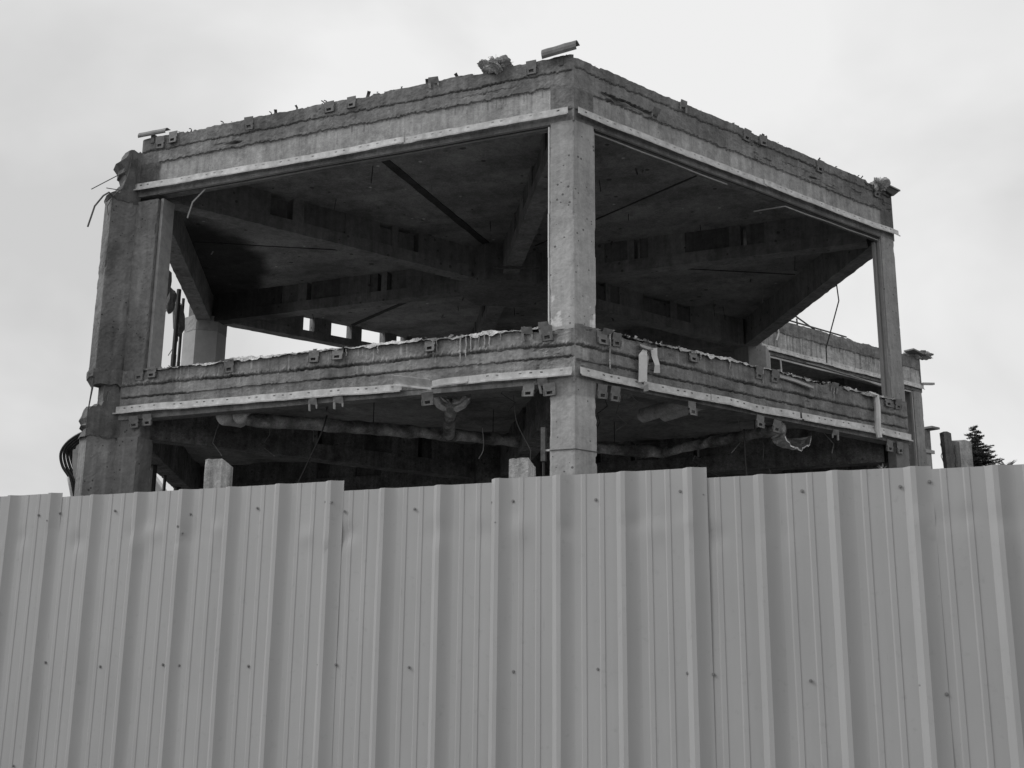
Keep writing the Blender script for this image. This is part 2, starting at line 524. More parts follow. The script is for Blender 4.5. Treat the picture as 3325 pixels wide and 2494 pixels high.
# ------------------------------------------------------------------ columns (prisms with displaced sides)
def wall_prism(name, poly, z0, z1, parent, mat='column', ds=.03, dz=.03, amp=.004, tintf=None, seed=0, dispf=None, base=1.0, tintxy=None):
    """poly: xy points counter-clockwise; sides subdivided and roughened"""
    pts = []; nor = []; per = []; corner = []
    acc = 0
    for i in range(len(poly)):
        a = Vector((poly[i][0], poly[i][1], 0)); b = Vector((poly[(i + 1) % len(poly)][0], poly[(i + 1) % len(poly)][1], 0))
        ln = (b - a).length; k = max(1, int(ln / ds)); n = Vector(((b - a).y, -(b - a).x, 0)).normalized()
        for j in range(k):
            pts.append(a.lerp(b, j / k)); per.append(acc + ln * j / k); corner.append(j == 0)
            if j: nor.append(n)
            else:
                pv = Vector((poly[i - 1][0], poly[i - 1][1], 0)); n0 = Vector(((a - pv).y, -(a - pv).x, 0)).normalized(); nor.append((n + n0).normalized())
        acc += ln
    m = len(pts); Z = np.linspace(z0, z1, max(2, int((z1 - z0) / dz) + 1))
    P = np.array([[p.x, p.y] for p in pts]); Nn = np.array([[n.x, n.y] for n in nor]); S = np.array(per)
    SS, ZZ = np.meshgrid(S, Z)
    off = amp * (fbm(SS * 8, ZZ * 8 + seed, 3) + .6 * fbm(SS * 30, ZZ * 30 + seed, 2))
    if dispf is not None: off = off + dispf(SS, ZZ)
    cm = np.array(corner)[None, :]
    chip = -np.clip(fbm(SS * 3 + 5, ZZ * 5 + seed, 3) - .15, 0, .5) * .06 - .004
    off = np.where(cm, chip if amp > .003 else 0.0, off)
    t = base + .12 * fbm(SS * 2.2, ZZ * 1.3 + seed, 4)
    if tintf is not None: t = tintf(SS, ZZ, t)
    if tintxy is not None: t = tintxy(P[None, :, 0] + 0 * SS, P[None, :, 1] + 0 * SS, ZZ, t)
    X = P[None, :, :] + off[..., None] * Nn[None]
    v = np.concatenate([X, ZZ[..., None]], -1).reshape(-1, 3)
    nz = len(Z); I = np.arange(nz * m).reshape(nz, m)
    a = I[:-1]; b = np.roll(a, -1, 1); d = I[1:]; c = np.roll(d, -1, 1)
    f = [tuple(q) for q in np.stack([a, b, c, d], -1).reshape(-1, 4)] + [tuple(I[0][::-1]), tuple(I[-1])]
    return pobj(name, make_mesh(name, v, f, M[mat], False, t.reshape(-1)), parent)

def corner_poly(P, dirs, w, back, inset=0.0):
    """column at a facade corner: outer arms of width w along the two facade directions, reveals going in"""
    (d1, d2) = dirs
    inw = (d1 + d2).normalized()
    def inn(d):
        n = Vector((-d.y, d.x, 0))
        return n if n.dot(inw) > 0 else -n
    a = P + d1 * w[0]; b = P + d2 * w[1]
    a2 = a + inn(d1) * back; b2 = b + inn(d2) * back
    c = P
    ps = [c + inw * inset, a + inn(d1) * inset, a2, P + inw * (back * 1.9), b2, b + inn(d2) * inset]
    # counter-clockwise
    ar = sum(ps[i].x * ps[(i + 1) % len(ps)].y - ps[(i + 1) % len(ps)].x * ps[i].y for i in range(len(ps)))
    if ar < 0: ps = ps[::-1]
    return [(p.x, p.y) for p in ps]
eNL = (vL - vN).normalized(); eNR = (vR - vN).normalized()
pN = corner_poly(vN, (eNL, eNR), (.352, .385), .34, .012)
def tint_colN(S, Z, t):
    k = ((Z > 5.74) & (Z < 6.13) & (fbm(S * 9, Z * 5 + 2, 3) > .12 + (Z - 5.74) * .9)).astype(float)
    ar = (fbm(S * 2.0, Z * 0 + 9, 2) > .0)
    t = t * (1 + .75 * k * ar)
    t = t * (1 - .22 * sstep(.1, .5, fbm(S * 2, Z * .7 + 31, 3)) * (Z > 7.4))
    return t * (1.06 + .10 * sstep(8, 6.4, Z))
def flakes(X, Y, Z, t):
    for (c, w, h) in ((vN + eNL * .352, .17, .40), (vN + eNR * .385, .12, .34)):
        d = np.hypot(X - c.x, Y - c.y)
        k = ((Z > 5.72) & (Z < 5.78 + h) & (d < w) & (fbm(d * 14 + X * 3, Z * 9 + 2, 3) > -.12 + (Z - 5.74) * .9 + d * 1.2))
        t = np.where(k, 1.9, t)
    return t
colN_up = wall_prism('column', pN, FT - .05, ZB + .02, BLD, tintf=tint_colN, seed=3, ds=.02, dz=.02, tintxy=flakes)
pN2 = corner_poly(vN, (eNL, eNR), (.352, .385), .34, .02)
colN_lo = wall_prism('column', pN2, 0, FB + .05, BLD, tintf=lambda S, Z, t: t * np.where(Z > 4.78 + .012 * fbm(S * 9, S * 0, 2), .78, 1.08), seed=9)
pNm = corner_poly(vN, (eNL, eNR), (.345, .378), .30, .03)
# joint ring line on the lower column
mb = MB()
for (d, w) in ((eNL, .352), (eNR, .385)):
    n = edge(vN, vN + d)[1]
    if n.dot(CAM_P - vN) < 0: n = -n
    mb.box(vN + d * (w / 2) - n * .012 + Vector((0, 0, 4.10)), d * (w / 2), n * .006, Vector((0, 0, .004)), .45)
mb.build('joint_line', M['column'], colN_lo)
# right column
eRN = -eNR; eRB = (vBR - vR).normalized()
pR = corner_poly(vR, (eRN, eRB), (.38, .38), .17, .012)
colR_up = wall_prism('column', pR, FT - .05, ZB + .02, BLD, seed=21, base=.86)
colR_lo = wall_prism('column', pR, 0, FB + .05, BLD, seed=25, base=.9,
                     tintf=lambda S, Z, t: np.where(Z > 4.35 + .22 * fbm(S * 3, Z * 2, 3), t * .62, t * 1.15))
# left column: our arm plus the arm of the demolished neighbouring bay
eLN = -eNL
def col_left_poly(wl, wr, bk, inset=.012):
    nr = Vector((-.5, -.866, 0)); nl = Vector((.5, -.866, 0))     # outward normals of the two arms
    a = vL + eLN * wr; b = vL + D150 * wl
    ps = [vL + Vector((0, 1, 0)) * inset, a - nr * inset, a - nr * bk, vL + Vector((0.12, bk * 1.15, 0)), vL + Vector((-.22, bk * 1.15, 0)), b - nl * bk, b - nl * inset]
    ar = sum(ps[i].x * ps[(i + 1) % len(ps)].y - ps[(i + 1) % len(ps)].x * ps[i].y for i in range(len(ps)))
    if ar < 0: ps = ps[::-1]
    return [(p.x, p.y) for p in ps]
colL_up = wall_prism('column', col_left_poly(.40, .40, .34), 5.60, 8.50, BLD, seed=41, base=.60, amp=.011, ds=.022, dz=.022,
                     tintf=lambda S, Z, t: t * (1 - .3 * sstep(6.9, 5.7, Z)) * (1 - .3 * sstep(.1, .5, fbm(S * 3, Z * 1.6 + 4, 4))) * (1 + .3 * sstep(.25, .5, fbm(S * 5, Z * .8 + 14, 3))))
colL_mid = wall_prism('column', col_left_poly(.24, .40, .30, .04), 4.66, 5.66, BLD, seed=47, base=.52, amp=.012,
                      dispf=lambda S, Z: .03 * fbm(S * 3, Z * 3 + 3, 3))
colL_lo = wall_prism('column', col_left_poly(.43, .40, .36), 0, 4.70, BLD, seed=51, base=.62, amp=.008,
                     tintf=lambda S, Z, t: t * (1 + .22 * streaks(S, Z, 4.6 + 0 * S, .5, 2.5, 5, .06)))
# back left column, hexagonal, plastered
def hexpoly(c, r, rot=0): return [(c.x + r * cos(radians(60 * k + rot)), c.y + r * sin(radians(60 * k + rot))) for k in range(6)]
cBL = vBL + Vector((.14, -.02, 0))
colBL = wall_prism('column', hexpoly(cBL, .46, 12), FT - .05, 8.36, BLD, 'smooth', amp=.001, ds=.1, dz=.2, seed=1)
wall_prism('column_head', hexpoly(cBL, .468, 12), 8.36, ZB + .12, BLD, 'smooth', amp=.012, ds=.05, dz=.03, seed=61, base=.8)
for c in (vBL, vBR, vB):
    mb = MB(); mb.prism(hexpoly(c - c.normalized() * .12, .34, 0), ZB + .015, ZC + .1, .7); mb.build('beam_joint', M['beam'], BLD)
mb = MB(); mb.prism(hexpoly(vL - vL.normalized() * .5 , .24, 30), ZB + .01, ZC + .1, .8); mb.build('beam_joint', M['beam'], BLD)
for c, lo in ((vBL, 1), (vBR, 0), (vBR, 1), (vB, 0), (vB, 1)):
    wall_prism('column', hexpoly(c, .42, 0), 0 if lo else FT - .05, FI + .03 if lo else ZB + .02, BLD, 'column', ds=.15, dz=.3, amp=.002, seed=int(c.x * 10) + lo, base=.8)

# ------------------------------------------------------------------ broken stub at the left corner
def blob(name, c, r, mat, parent=None, seed=0, n=3, amp=.3, f=2.2, flat=None, smooth=False, tint=1.0):
    import bmesh
    bm = bmesh.new(); bmesh.ops.create_icosphere(bm, subdivisions=n, radius=1)
    me = bpy.data.meshes.new(name)
    for v in bm.verts:
        p = v.co
        k = 1 + amp * float(fbm(p.x * f + seed * 3.1 + p.z * 1.7, p.y * f + seed + p.z * 2.3, 4))
        v.co = Vector((p.x * r[0] * k, p.y * r[1] * k, p.z * r[2] * k))
    bm.to_mesh(me); bm.free()
    a = me.attributes.new('tint', 'FLOAT', 'POINT')
    a.data.foreach_set('value', np.full(len(me.vertices), tint, dtype=np.float32))
    me.materials.append(M[mat])
    if smooth: me.polygons.foreach_set('use_smooth', [True] * len(me.polygons))
    me.transform(Matrix.Translation(Vector(c)))
    return pobj(name, me, parent)
def ragged_slab(name, A, e, n, outline, d0, d1, parent, mat='facade', seed=0, tint=.7):
    """flat broken piece: outline in (s,z), thickness along -n from d0 to d1, edges jittered"""
    rr = random.Random(seed)
    pts = []
    for i in range(len(outline)):
        a = outline[i]; b = outline[(i + 1) % len(outline)]
        ln = math.hypot(b[0] - a[0], b[1] - a[1]); k = max(1, int(ln / .05))
        for j in range(k):
            t = j / k
            pts.append((a[0] + (b[0] - a[0]) * t + rr.uniform(-.028, .028), a[1] + (b[1] - a[1]) * t + rr.uniform(-.028, .028)))
    v = []; m = len(pts)
    for d, sh in ((d0, 0), ((d0 * .6 + d1 * .4), .018), (d1, -.01)):
        for s, z in pts:
            q = rr.uniform(-.012, .012) + sh
            v.append(A + e * (s + q) - n * (d + rr.uniform(-.008, .008)) + Vector((0, 0, z + q * .5)))
    f = [tuple(range(m))[::-1], tuple(range(2 * m, 3 * m))]
    for r in range(2):
        for i in range(m):
            i2 = (i + 1) % m
            f.append((r * m + i, r * m + i2, (r + 1) * m + i2, (r + 1) * m + i))
    me = make_mesh(name, v, f, M[mat], False, [tint + rr.uniform(-.06, .06) for _ in v])
    import bmesh
    bm = bmesh.new(); bm.from_mesh(me); bmesh.ops.recalc_face_normals(bm, faces=bm.faces[:])
    bmesh.ops.triangulate(bm, faces=[q for q in bm.faces if len(q.verts) > 4]); bm.to_mesh(me); bm.free()
    return pobj(name, me, parent)
nLl = Vector((.5, -.866, 0))
ragged_slab('broken_beam_stub', vL, D150, nLl, [(-.05, 8.46), (.40, 8.47), (.42, 8.55), (.30, 8.60), (.20, 8.74), (.22, 8.88), (.27, 9.02), (.31, 9.1), (.24, 9.2), (.2, 9.3), (.05, 9.34), (-.05, 9.3)], .0, .36, BLD, seed=3, tint=.55)
ragged_slab('broken_column_foot', vL, D150, nLl, [(-.1, 5.72), (.41, 5.72), (.44, 5.56), (.36, 5.5), (.22, 5.47), (.1, 5.5), (-.1, 5.5)], -.01, .33, BLD, seed=5, tint=.62)
ragged_slab('broken_floor_stub', vL, D150, nLl, [(-.1, 5.42), (.18, 5.40), (.2, 5.25), (.26, 5.17), (.42, 5.12), (.46, 5.0), (.44, 4.78), (.45, 4.68), (-.1, 4.68)], -.005, .34, BLD, seed=8, tint=.62)

# ------------------------------------------------------------------ plain inner beams
PK_E = [(2.39, 2.68), (3.12, 3.67), (3.95, 4.6), (4.93, 5.2)]
PK_R = [(2.2, 2.62), (2.83, 3.65), (4.35, 4.62), (4.75, 5.2)]
def inner_beam(A, B, zb, zt, w, pockets, parent, zp=None, t0=0.35, t1=None, seed=0, name='roof_beam', mat='beam', fill=True, sootlen=0.0):
    """beam along the axis A->B; pockets are rectangular openings right under the slab"""
    e = (B - A).normalized(); n = Vector((-e.y, e.x, 0)); ln = (B - A).length
    t1 = ln - .35 if t1 is None else t1
    zp = zb + .22 if zp is None else zp
    mb = MB(); rr = random.Random(seed)
    # solid lower part in roughened segments
    segs = int((t1 - t0) / .12)
    ring = []
    for i in range(segs + 1):
        s = t0 + (t1 - t0) * i / segs
        j = [rr.uniform(-.006, .006) for _ in range(4)]
        ring.append([A + e * s + n * (-w / 2 + j[0]) + Vector((0, 0, zb + j[1])), A + e * s + n * (w / 2 + j[2]) + Vector((0, 0, zb + j[3])),
                     A + e * s + n * (w / 2 + j[2] * .5) + Vector((0, 0, zp)), A + e * s + n * (-w / 2 + j[0] * .5) + Vector((0, 0, zp))])
    o = len(mb.v)
    for i, r in enumerate(ring):
        mb.v += r; mb.t += [rr.uniform(.9, 1.1) * (1 - .72 * float(sstep(sootlen + .5, sootlen - .4, t0 + (t1 - t0) * i / segs)) if sootlen else 1)] * 4
    for i in range(segs):
        for k in range(4):
            k2 = (k + 1) % 4
            mb.f.append((o + i * 4 + k, o + (i + 1) * 4 + k, o + (i + 1) * 4 + k2, o + i * 4 + k2))
    mb.f += [(o, o + 1, o + 2, o + 3), tuple(o + segs * 4 + k for k in (3, 2, 1, 0))]
    c = t0
    for (a, b) in list(pockets) + [(t1, t1)]:
        if a - c > .02:
            m = (a + c) / 2
            mb.box(A + e * m + Vector((0, 0, (zp - .005 + zt) / 2)), e * ((a - c) / 2), n * (w / 2 - .004 - rr.uniform(0, .012)), Vector((0, 0, (zt - zp + .005) / 2)), rr.uniform(.85, 1.05) * (.3 if sootlen and m < sootlen else 1))
        if fill and b - a > .2:
            g = .10 if rr.random() < .7 else .0
            sgn = rr.choice((0, 1)); a2, b2 = (a + g, b) if sgn else (a, b - g)
            zt2 = zt - (.10 if rr.random() < .5 else .0)
            mb.box(A + e * ((a2 + b2) / 2) + Vector((0, 0, (zp - .004 + zt2) / 2)), e * ((b2 - a2) / 2), n * (w / 2 - .035), Vector((0, 0, (zt2 - zp + .004) / 2)), rr.uniform(.55, .85))
        c = b
    return mb.build(name, M[mat], parent)
def ring_edge(A, B, zb, zt, w, pk, seed, t0=.06, t1=None, zp=None, name='roof_beam', parent=None, mat='beam'):
    t1 = (B - A).length - .06 if t1 is None else t1
    e, n = edge(A, B); mid = (A + B) / 2
    inw = (vO - mid); inw.z = 0; inw.normalize()
    return inner_beam(A + inw * (w / 2), B + inw * (w / 2), zb, zt, w, pk, parent or BLD, zp, t0, t1, seed, name, mat, False)
NODE = .84
i = 0
for P in (vN, vL, vR, vBL, vB, vBR):
    i += 1
    pk = PK_R if P is not vN else [(1.2, 1.6), (2.0, 2.9), (3.3, 3.9), (4.3, 4.9)]
    inner_beam(P, vO, ZB, ZC + .02, .30, pk, BLD, 8.80, .45, LS - NODE + .03, seed=i, sootlen=2.3 if P is vBL else 0.0)
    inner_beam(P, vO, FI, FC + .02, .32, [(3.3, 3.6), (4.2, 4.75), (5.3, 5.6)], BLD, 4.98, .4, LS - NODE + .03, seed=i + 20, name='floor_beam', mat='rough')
mb = MB(); mb.prism(hexpoly(vO, .97, 0), 8.47, ZC + .02, .8); mb.build('beam_node', M['beam'], BLD)
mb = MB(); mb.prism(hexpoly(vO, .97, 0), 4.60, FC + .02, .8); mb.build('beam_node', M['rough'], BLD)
ring_edge(vL, vBL, ZB, ZC + .2, .30, [], 31)
ring_edge(vR, vBR, ZB, ZR - .02, .30, [], 32)
ring_edge(vBL, vB, 8.68, ZC + .25, .28, PK_E, 33, zp=8.86)
ring_edge(vB, vBR, ZB, ZR - .03, .62, [], 34)
for k, (a, b) in enumerate(((vL, vBL), (vR, vBR), (vBL, vB), (vB, vBR))):
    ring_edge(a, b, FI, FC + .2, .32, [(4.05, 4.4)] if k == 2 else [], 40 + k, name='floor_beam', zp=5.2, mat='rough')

# ------------------------------------------------------------------ slabs
def slab(name, c, r, z0, z1, parent, mat, sub=26, amp=.004, seed=0, tintf=None):
    """hexagonal slab (vertices at -90+60k): finely divided underside"""
    poly = [Vector((c.x + r * cos(radians(-90 + 60 * k)), c.y + r * sin(radians(-90 + 60 * k)), 0)) for k in range(6)]
    cc = Vector((c.x, c.y, 0))
    v = []; f = []; idx = {}
    def vid(p):
        k = (round(p.x, 4), round(p.y, 4))
        if k not in idx:
            idx[k] = len(v)
            v.append((p.x, p.y, z0 + amp * float(fbm(p.x * 1.3 + seed, p.y * 1.3, 3))))
        return idx[k]
    for k in range(6):
        a, b = poly[k], poly[(k + 1) % 6]
        for i in range(sub):
            for j in range(sub - i):
                def q(i_, j_): return cc + (a - cc) * (i_ / sub) + (b - cc) * (j_ / sub)
                p0, p1, p2 = vid(q(i, j)), vid(q(i + 1, j)), vid(q(i, j + 1))
                f.append((p0, p2, p1))
                if j < sub - i - 1:
                    f.append((p1, p2, vid(q(i + 1, j + 1))))
    t = [float(tintf(p[0], p[1])) if tintf else 1.0 for p in v]
    o = len(v)
    for z in (z0, z1):
        for p in poly: v.append((p.x, p.y, z)); t.append(1.0)
    f += [(o + k, o + (k + 1) % 6, o + 6 + (k + 1) % 6, o + 6 + k) for k in range(6)] + [tuple(o + 6 + k for k in range(6))]
    return pobj(name, make_mesh(name, v, f, M[mat], False, t), parent)
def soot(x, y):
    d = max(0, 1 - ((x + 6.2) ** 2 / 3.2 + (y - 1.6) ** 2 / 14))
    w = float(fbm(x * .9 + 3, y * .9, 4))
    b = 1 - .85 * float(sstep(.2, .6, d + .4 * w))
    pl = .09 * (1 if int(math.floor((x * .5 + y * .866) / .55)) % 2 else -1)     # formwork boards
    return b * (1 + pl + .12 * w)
roof = slab('roof_slab', vO, LS - .16, ZC, ZR - .08, BLD, 'ceiling', sub=64, tintf=soot)
floor_ = slab('floor_slab', vO, LS - .16, FC, FT - .12, BLD, 'lining', seed=9, amp=.07, sub=50, tintf=lambda x, y: 1.0 + .2 * float(fbm(x, y, 3)))
mb = MB(); mb.prism(hexpoly(vO, LS - .34, -90), FT - .118, FT - .07); mb.build('floor_screed', M['floor'], BLD)
# dark sealing strip across the ceiling, from mid-edge to the node
def ceil_strip(p0, p1, w, name, mat, dz=.012, jit=.015, sd=1):
    rr = random.Random(sd); mb = MB(); d = (p1 - p0); n = Vector((-d.y, d.x, 0)).normalized(); k = 24
    prev = None
    for i in range(k):
        a = p0 + d * (i / k); b = p0 + d * ((i + 1) / k)
        w1 = (w + rr.uniform(-jit, jit)) / 2
        wa = prev or w1; prev = w1
        mb.hexa([a - n * wa + Vector((0, 0, ZC - dz)), b - n * w1 + Vector((0, 0, ZC - dz)), b + n * w1 + Vector((0, 0, ZC - dz)), a + n * wa + Vector((0, 0, ZC - dz)),
                 a - n * wa + Vector((0, 0, ZC + .004)), b - n * w1 + Vector((0, 0, ZC + .004)), b + n * w1 + Vector((0, 0, ZC + .004)), a + n * wa + Vector((0, 0, ZC + .004))])
    return mb.build(name, M[mat], roof)
ceil_strip((vN + vL) / 2 * .95, V(-120, .9), .15, 'sealing_strip', 'bitumen')
ceil_strip((vN + vR) / 2 * .95, V(-60, .9), .03, 'ceiling_joint', 'bitumen', jit=.006, sd=2)
ceil_strip(V(-180, 6.0), V(-180, 1.0), .025, 'ceiling_joint', 'bitumen', jit=.006, sd=3)
ceil_strip(V(0, 6.0), V(0, 1.2), .03, 'ceiling_joint', 'bitumen', jit=.006, sd=4)
ceil_strip(V(120, 6.0), V(120, 1.2), .10, 'sealing_strip', 'bitumen', sd=5)
# thin hanger rods left in the ceiling
rr = random.Random(4)
for k in range(64):
    a = rr.uniform(0, 2 * pi); r = rr.uniform(.5, 5.9)
    x, y = r * cos(a), r * sin(a)
    ln = rr.choice([.05, .06, .08, .12, .2, .3, .42])
    mb = MB(); x2 = x + rr.uniform(-.05, .05); y2 = y + rr.uniform(-.05, .05)
    mb.tube([(x, y, ZC + .01), ((x + x2) / 2, (y + y2) / 2, ZC - ln * .5), (x2, y2, ZC - ln)], .008 if ln > .1 else .016, 4)
    mb.build('hanger_rod', M['rust'] if rr.random() < .7 else M['trim'], roof)
# loose rods by the node
mb = MB(); mb.box((.05, -1.35, 8.55), (.42, -.06, 0), (0, .02, 0), (0, 0, .02)); mb.build('crossbar', M['rust'], BLD)

# ------------------------------------------------------------------ facade metalwork
def on(A, e, n, s, z, d=0.0): return A + e * s + n * d + Vector((0, 0, z))
def rail(name, A, B, pts, h, parent, seed=0, holes=True, lip=.035, d=.022, mat='strip', lean=0.0):
    """perforated sheet-metal angle: pts (s, z_top, extra offset); real slots in the upright leaf"""
    e, n = edge(A, B)
    if n.dot(CAM_P - A) < 0: n = -n
    rr = random.Random(seed)
    s0, s1 = pts[0][0], pts[-1][0]
    sg = 1 if s1 > s0 else -1
    def at(s):
        for i in range(len(pts) - 1):
            a, b = pts[i], pts[i + 1]
            if (s - a[0]) * sg >= -1e-9 and (b[0] - s) * sg >= -1e-9:
                t = (s - a[0]) / (b[0] - a[0]) if b[0] != a[0] else 0
                return (a[1] + (b[1] - a[1]) * t, a[2] + (b[2] - a[2]) * t)
        return pts[-1][1:]
    lo, hi = min(s0, s1), max(s0, s1)
    cuts = [lo]; hole = []
    s = lo + .12
    pat = [.27, .14, .14, .30, .13, .38]
    q = 0
    while s < hi - .1 and holes:
        w = .04
        hole.append((s, s + w)); cuts += [s, s + w]
        s += pat[q % len(pat)] * rr.uniform(.9, 1.1); q += 1
    x = lo
    while x < hi:
        cuts.append(x); x += .09
    cuts.append(hi); cuts = sorted(set(round(c, 4) for c in cuts))
    rows = [0, .28, .47, .62, 1.0]          # from the top edge down
    mb = MB(); V2 = []
    for s in cuts:
        z, dd = at(s)
        wv = .012 * float(fbm(s * 1.1, seed + .5, 2)) + .007 * float(fbm(s * 7, seed + 2.5, 2))
        rowp = []
        for r in rows: rowp.append(on(A, e, n, s, z - r * h + wv, d + dd + wv * r + lean * (1 - r)))
        k = 1 + .35 * float(fbm(s * 4, seed + 9, 2))
        rowp.append(on(A, e, n, s, z - h - .012 + wv, d + dd + lip * k))
        rowp.append(on(A, e, n, s, z - h - .030 + wv, d + dd + lip * k * .9))
        V2.append(rowp)
    nr = len(V2[0])
    for c in V2:
        mb.v += c; mb.t += [1.0] * nr
    for i in range(len(cuts) - 1):
        m = (cuts[i] + cuts[i + 1]) / 2
        inh = any(a - 1e-4 <= cuts[i] and cuts[i + 1] <= b + 1e-4 for a, b in hole)
        for r in range(nr - 1):
            if inh and r == 1: continue
            mb.f.append((i * nr + r, (i + 1) * nr + r, (i + 1) * nr + r + 1, i * nr + r + 1))
    me = mb.mesh(name, M[mat])
    o = pobj(name, me, parent)
    md = o.modifiers.new('thick', 'SOLIDIFY'); md.thickness = .004; md.offset = 0
    return o
rail('metal_rail', vN, vL, [(.075, 8.785, .01), (.5, 8.778, .012), (2.2, 8.775, 0), (2.62, 8.775, 0)], .088, beam_uNL, 1)
rail('metal_rail', vN, vL, [(2.56, 8.776, .012), (3.4, 8.772, .0), (5.2, 8.775, .0), (6.85, 8.785, .012), (7.38, 8.79, .02)], .09, beam_uNL, 2)
rail('metal_rail', vN, vR, [(.05, 8.785, .012), (.6, 8.772, .004), (2.2, 8.77, 0), (3.9, 8.775, .0)], .088, beam_uNR, 3)
rail('metal_rail', vN, vR, [(3.86, 8.778, .01), (5.0, 8.772, .0), (6.7, 8.775, 0), (7.40, 8.785, .01)], .085, beam_uNR, 4)
rail('metal_rail', vN, vL, [(.03, 5.155, .012), (.6, 5.158, .01), (1.1, 5.165, .01), (1.5, 5.158, .015)], .085, beam_lNL, 5)
rail('metal_rail', vN, vL, [(1.48, 5.157, .018), (1.72, 5.145, .05), (1.86, 5.120, .12), (1.95, 5.095, .14)], .075, beam_lNL, 6, holes=False)
rail('metal_rail', vN, vL, [(1.94, 5.095, .14), (2.2, 5.155, .10), (2.56, 5.235, .05)], .10, beam_lNL, 7, holes=False, lean=.09)
rail('metal_rail', vN, vL, [(2.47, 5.14, .01), (3.8, 5.155, 0), (5.6, 5.165, .0), (6.6, 5.178, .02), (7.37, 5.172, .02)], .088, beam_lNL, 8)
rail('metal_rail', vN, vR, [(.06, 5.16, .012), (.6, 5.15, .004), (1.6, 5.155, .0), (2.52, 5.16, 0)], .088, beam_lNR, 9)
rail('metal_rail', vN, vR, [(2.50, 5.165, .01), (3.5, 5.16, 0), (4.45, 5.165, .004)], .092, beam_lNR, 10)
rail('metal_rail', vN, vR, [(4.50, 5.165, .004), (5.4, 5.175, .012), (6.2, 5.185, .02), (7.33, 5.185, .01)], .095, beam_lNR, 11)
# window frame profile lines under the upper beams
def frame_profile(A, B, s0, s1, z, parent, sag=0.0, tail=None, name='window_profile', mat='trim', r=.014, d=-.03):
    e, n = edge(A, B)
    if n.dot(CAM_P - A) < 0: n = -n
    mb = MB(); k = 14
    pr = [on(A, e, n, s0 + (s1 - s0) * i / k, z - sag * (i / k) ** 2 + .004 * math.sin(i), d) for i in range(k + 1)]
    if tail: pr += [on(A, e, n, a, zz, dd) for a, zz, dd in tail]
    for i in range(len(pr) - 1):
        a, b = pr[i], pr[i + 1]; ax = (b - a).normalized(); ay = ax.cross(Vector((0, 0, 1))).normalized(); az = ay.cross(ax)
        mb.box((a + b) / 2, (b - a) / 2, ay * r, az * r)
    return mb.build(name, M[mat], parent)
frame_profile(vN, vL, .36, 6.05, 8.555, beam_uNL, .005, [(6.22, 8.32, .02), (6.27, 8.06, .05)], mat='trim', r=.010, d=-.06)
frame_profile(vN, vL, .36, 6.9, 8.568, beam_uNL, 0, None, mat='black', r=.012, d=-.02)
frame_profile(vN, vR, .39, 3.1, 8.53, beam_uNR, .02, None, mat='trim', r=.010, d=-.06)
frame_profile(vN, vR, .39, 6.9, 8.566, beam_uNR, 0, None, mat='black', r=.012, d=-.02)
frame_profile(vN, vR, 6.95, 4.45, 8.52, beam_uNR, .015, [(4.1, 8.44, -.4)], mat='trim', r=.009, d=-.06)
# light trim strips down the reveals
def post_trim(A, e, n, s, z0, z1, d, w, dp, parent, mat='trim_light', kink=0.0):
    mb = MB(); zs = [z0, z0 + (z1 - z0) * .33, z0 + (z1 - z0) * .55, z1]
    for a, b in zip(zs[:-1], zs[1:]):
        k = kink if (a > z0 + .1 and b < z1 - .1) else 0
        mb.box(on(A, e, n, s + k, (a + b) / 2, d), e * w / 2, n * dp / 2, Vector((0, 0, (b - a) / 2 - .001)))
    mb.build('trim_strip', M[mat], parent)
nNL = Vector((-.5, -.866, 0)); nNR = Vector((.5, -.866, 0))
post_trim(vN, eNL, nNL, .362, 5.75, 8.55, -.02, .018, .03, colN_up, kink=.004)
post_trim(vN, eNR, nNR, 6.922, 5.72, 8.54, -.06, .016, .05, colR_up, 'trim')
post_trim(vN, eNR, nNR, 6.90, 5.72, 8.50, -.14, .05, .05, colR_up, 'reveal')
post_trim(vN, eNL, nNL, 6.88, 5.72, 8.52, -.20, .05, .26, colL_up, 'trim')

# ------------------------------------------------------------------ anchor brackets (one mesh, many copies)
def bracket_mesh(kind):
    mb = MB(); w = .165
    # local: x along the beam, y outward, z up; origin = middle of plate against the wall
    X, Y, Z = Vector((1, 0, 0)), Vector((0, 1, 0)), Vector((0, 0, 1))
    if kind == 0:
        mb.box((0, .006, .035), X * w / 2, Y * .005, Z * .048)
        mb.box((0, .014, -.024), X * w / 2, Y * .012, Z * .0115)
        mb.box((0, .014, -.088), X * w / 2, Y * .012, Z * .0105)
        for sx in (-1, 1):
            mb.box((sx * .0555, .014, -.056), X * .016, Y * .012, Z * .0215)
            mb.box((sx * .078, .014, -.056), X * .0045, Y * .018, Z * .043)
    else:   # torn: plate bent, frame half broken away
        mb.hexa([(-.08, 0, -.02), (.085, 0, .0), (.085, .012, .0), (-.08, .012, -.02), (-.07, .03, .08), (.08, .015, .085), (.08, .027, .085), (-.07, .04, .08)])
        mb.hexa([(.03, .01, -.1), (.062, .014, -.095), (.062, .03, -.095), (.03, .026, -.1), (.045, .0, .0), (.082, .0, .0), (.082, .016, .0), (.045, .016, .0)])
        mb.hexa([(-.085, .01, -.07), (-.065, .014, -.065), (-.065, .022, -.065), (-.085, .02, -.07), (-.08, .0, -.015), (-.05, .0, -.015), (-.05, .014, -.015), (-.08, .014, -.015)])
    return mb.mesh('bracket', M['plate'])
BRM = [bracket_mesh(0), bracket_mesh(1)]
rr = random.Random(9)
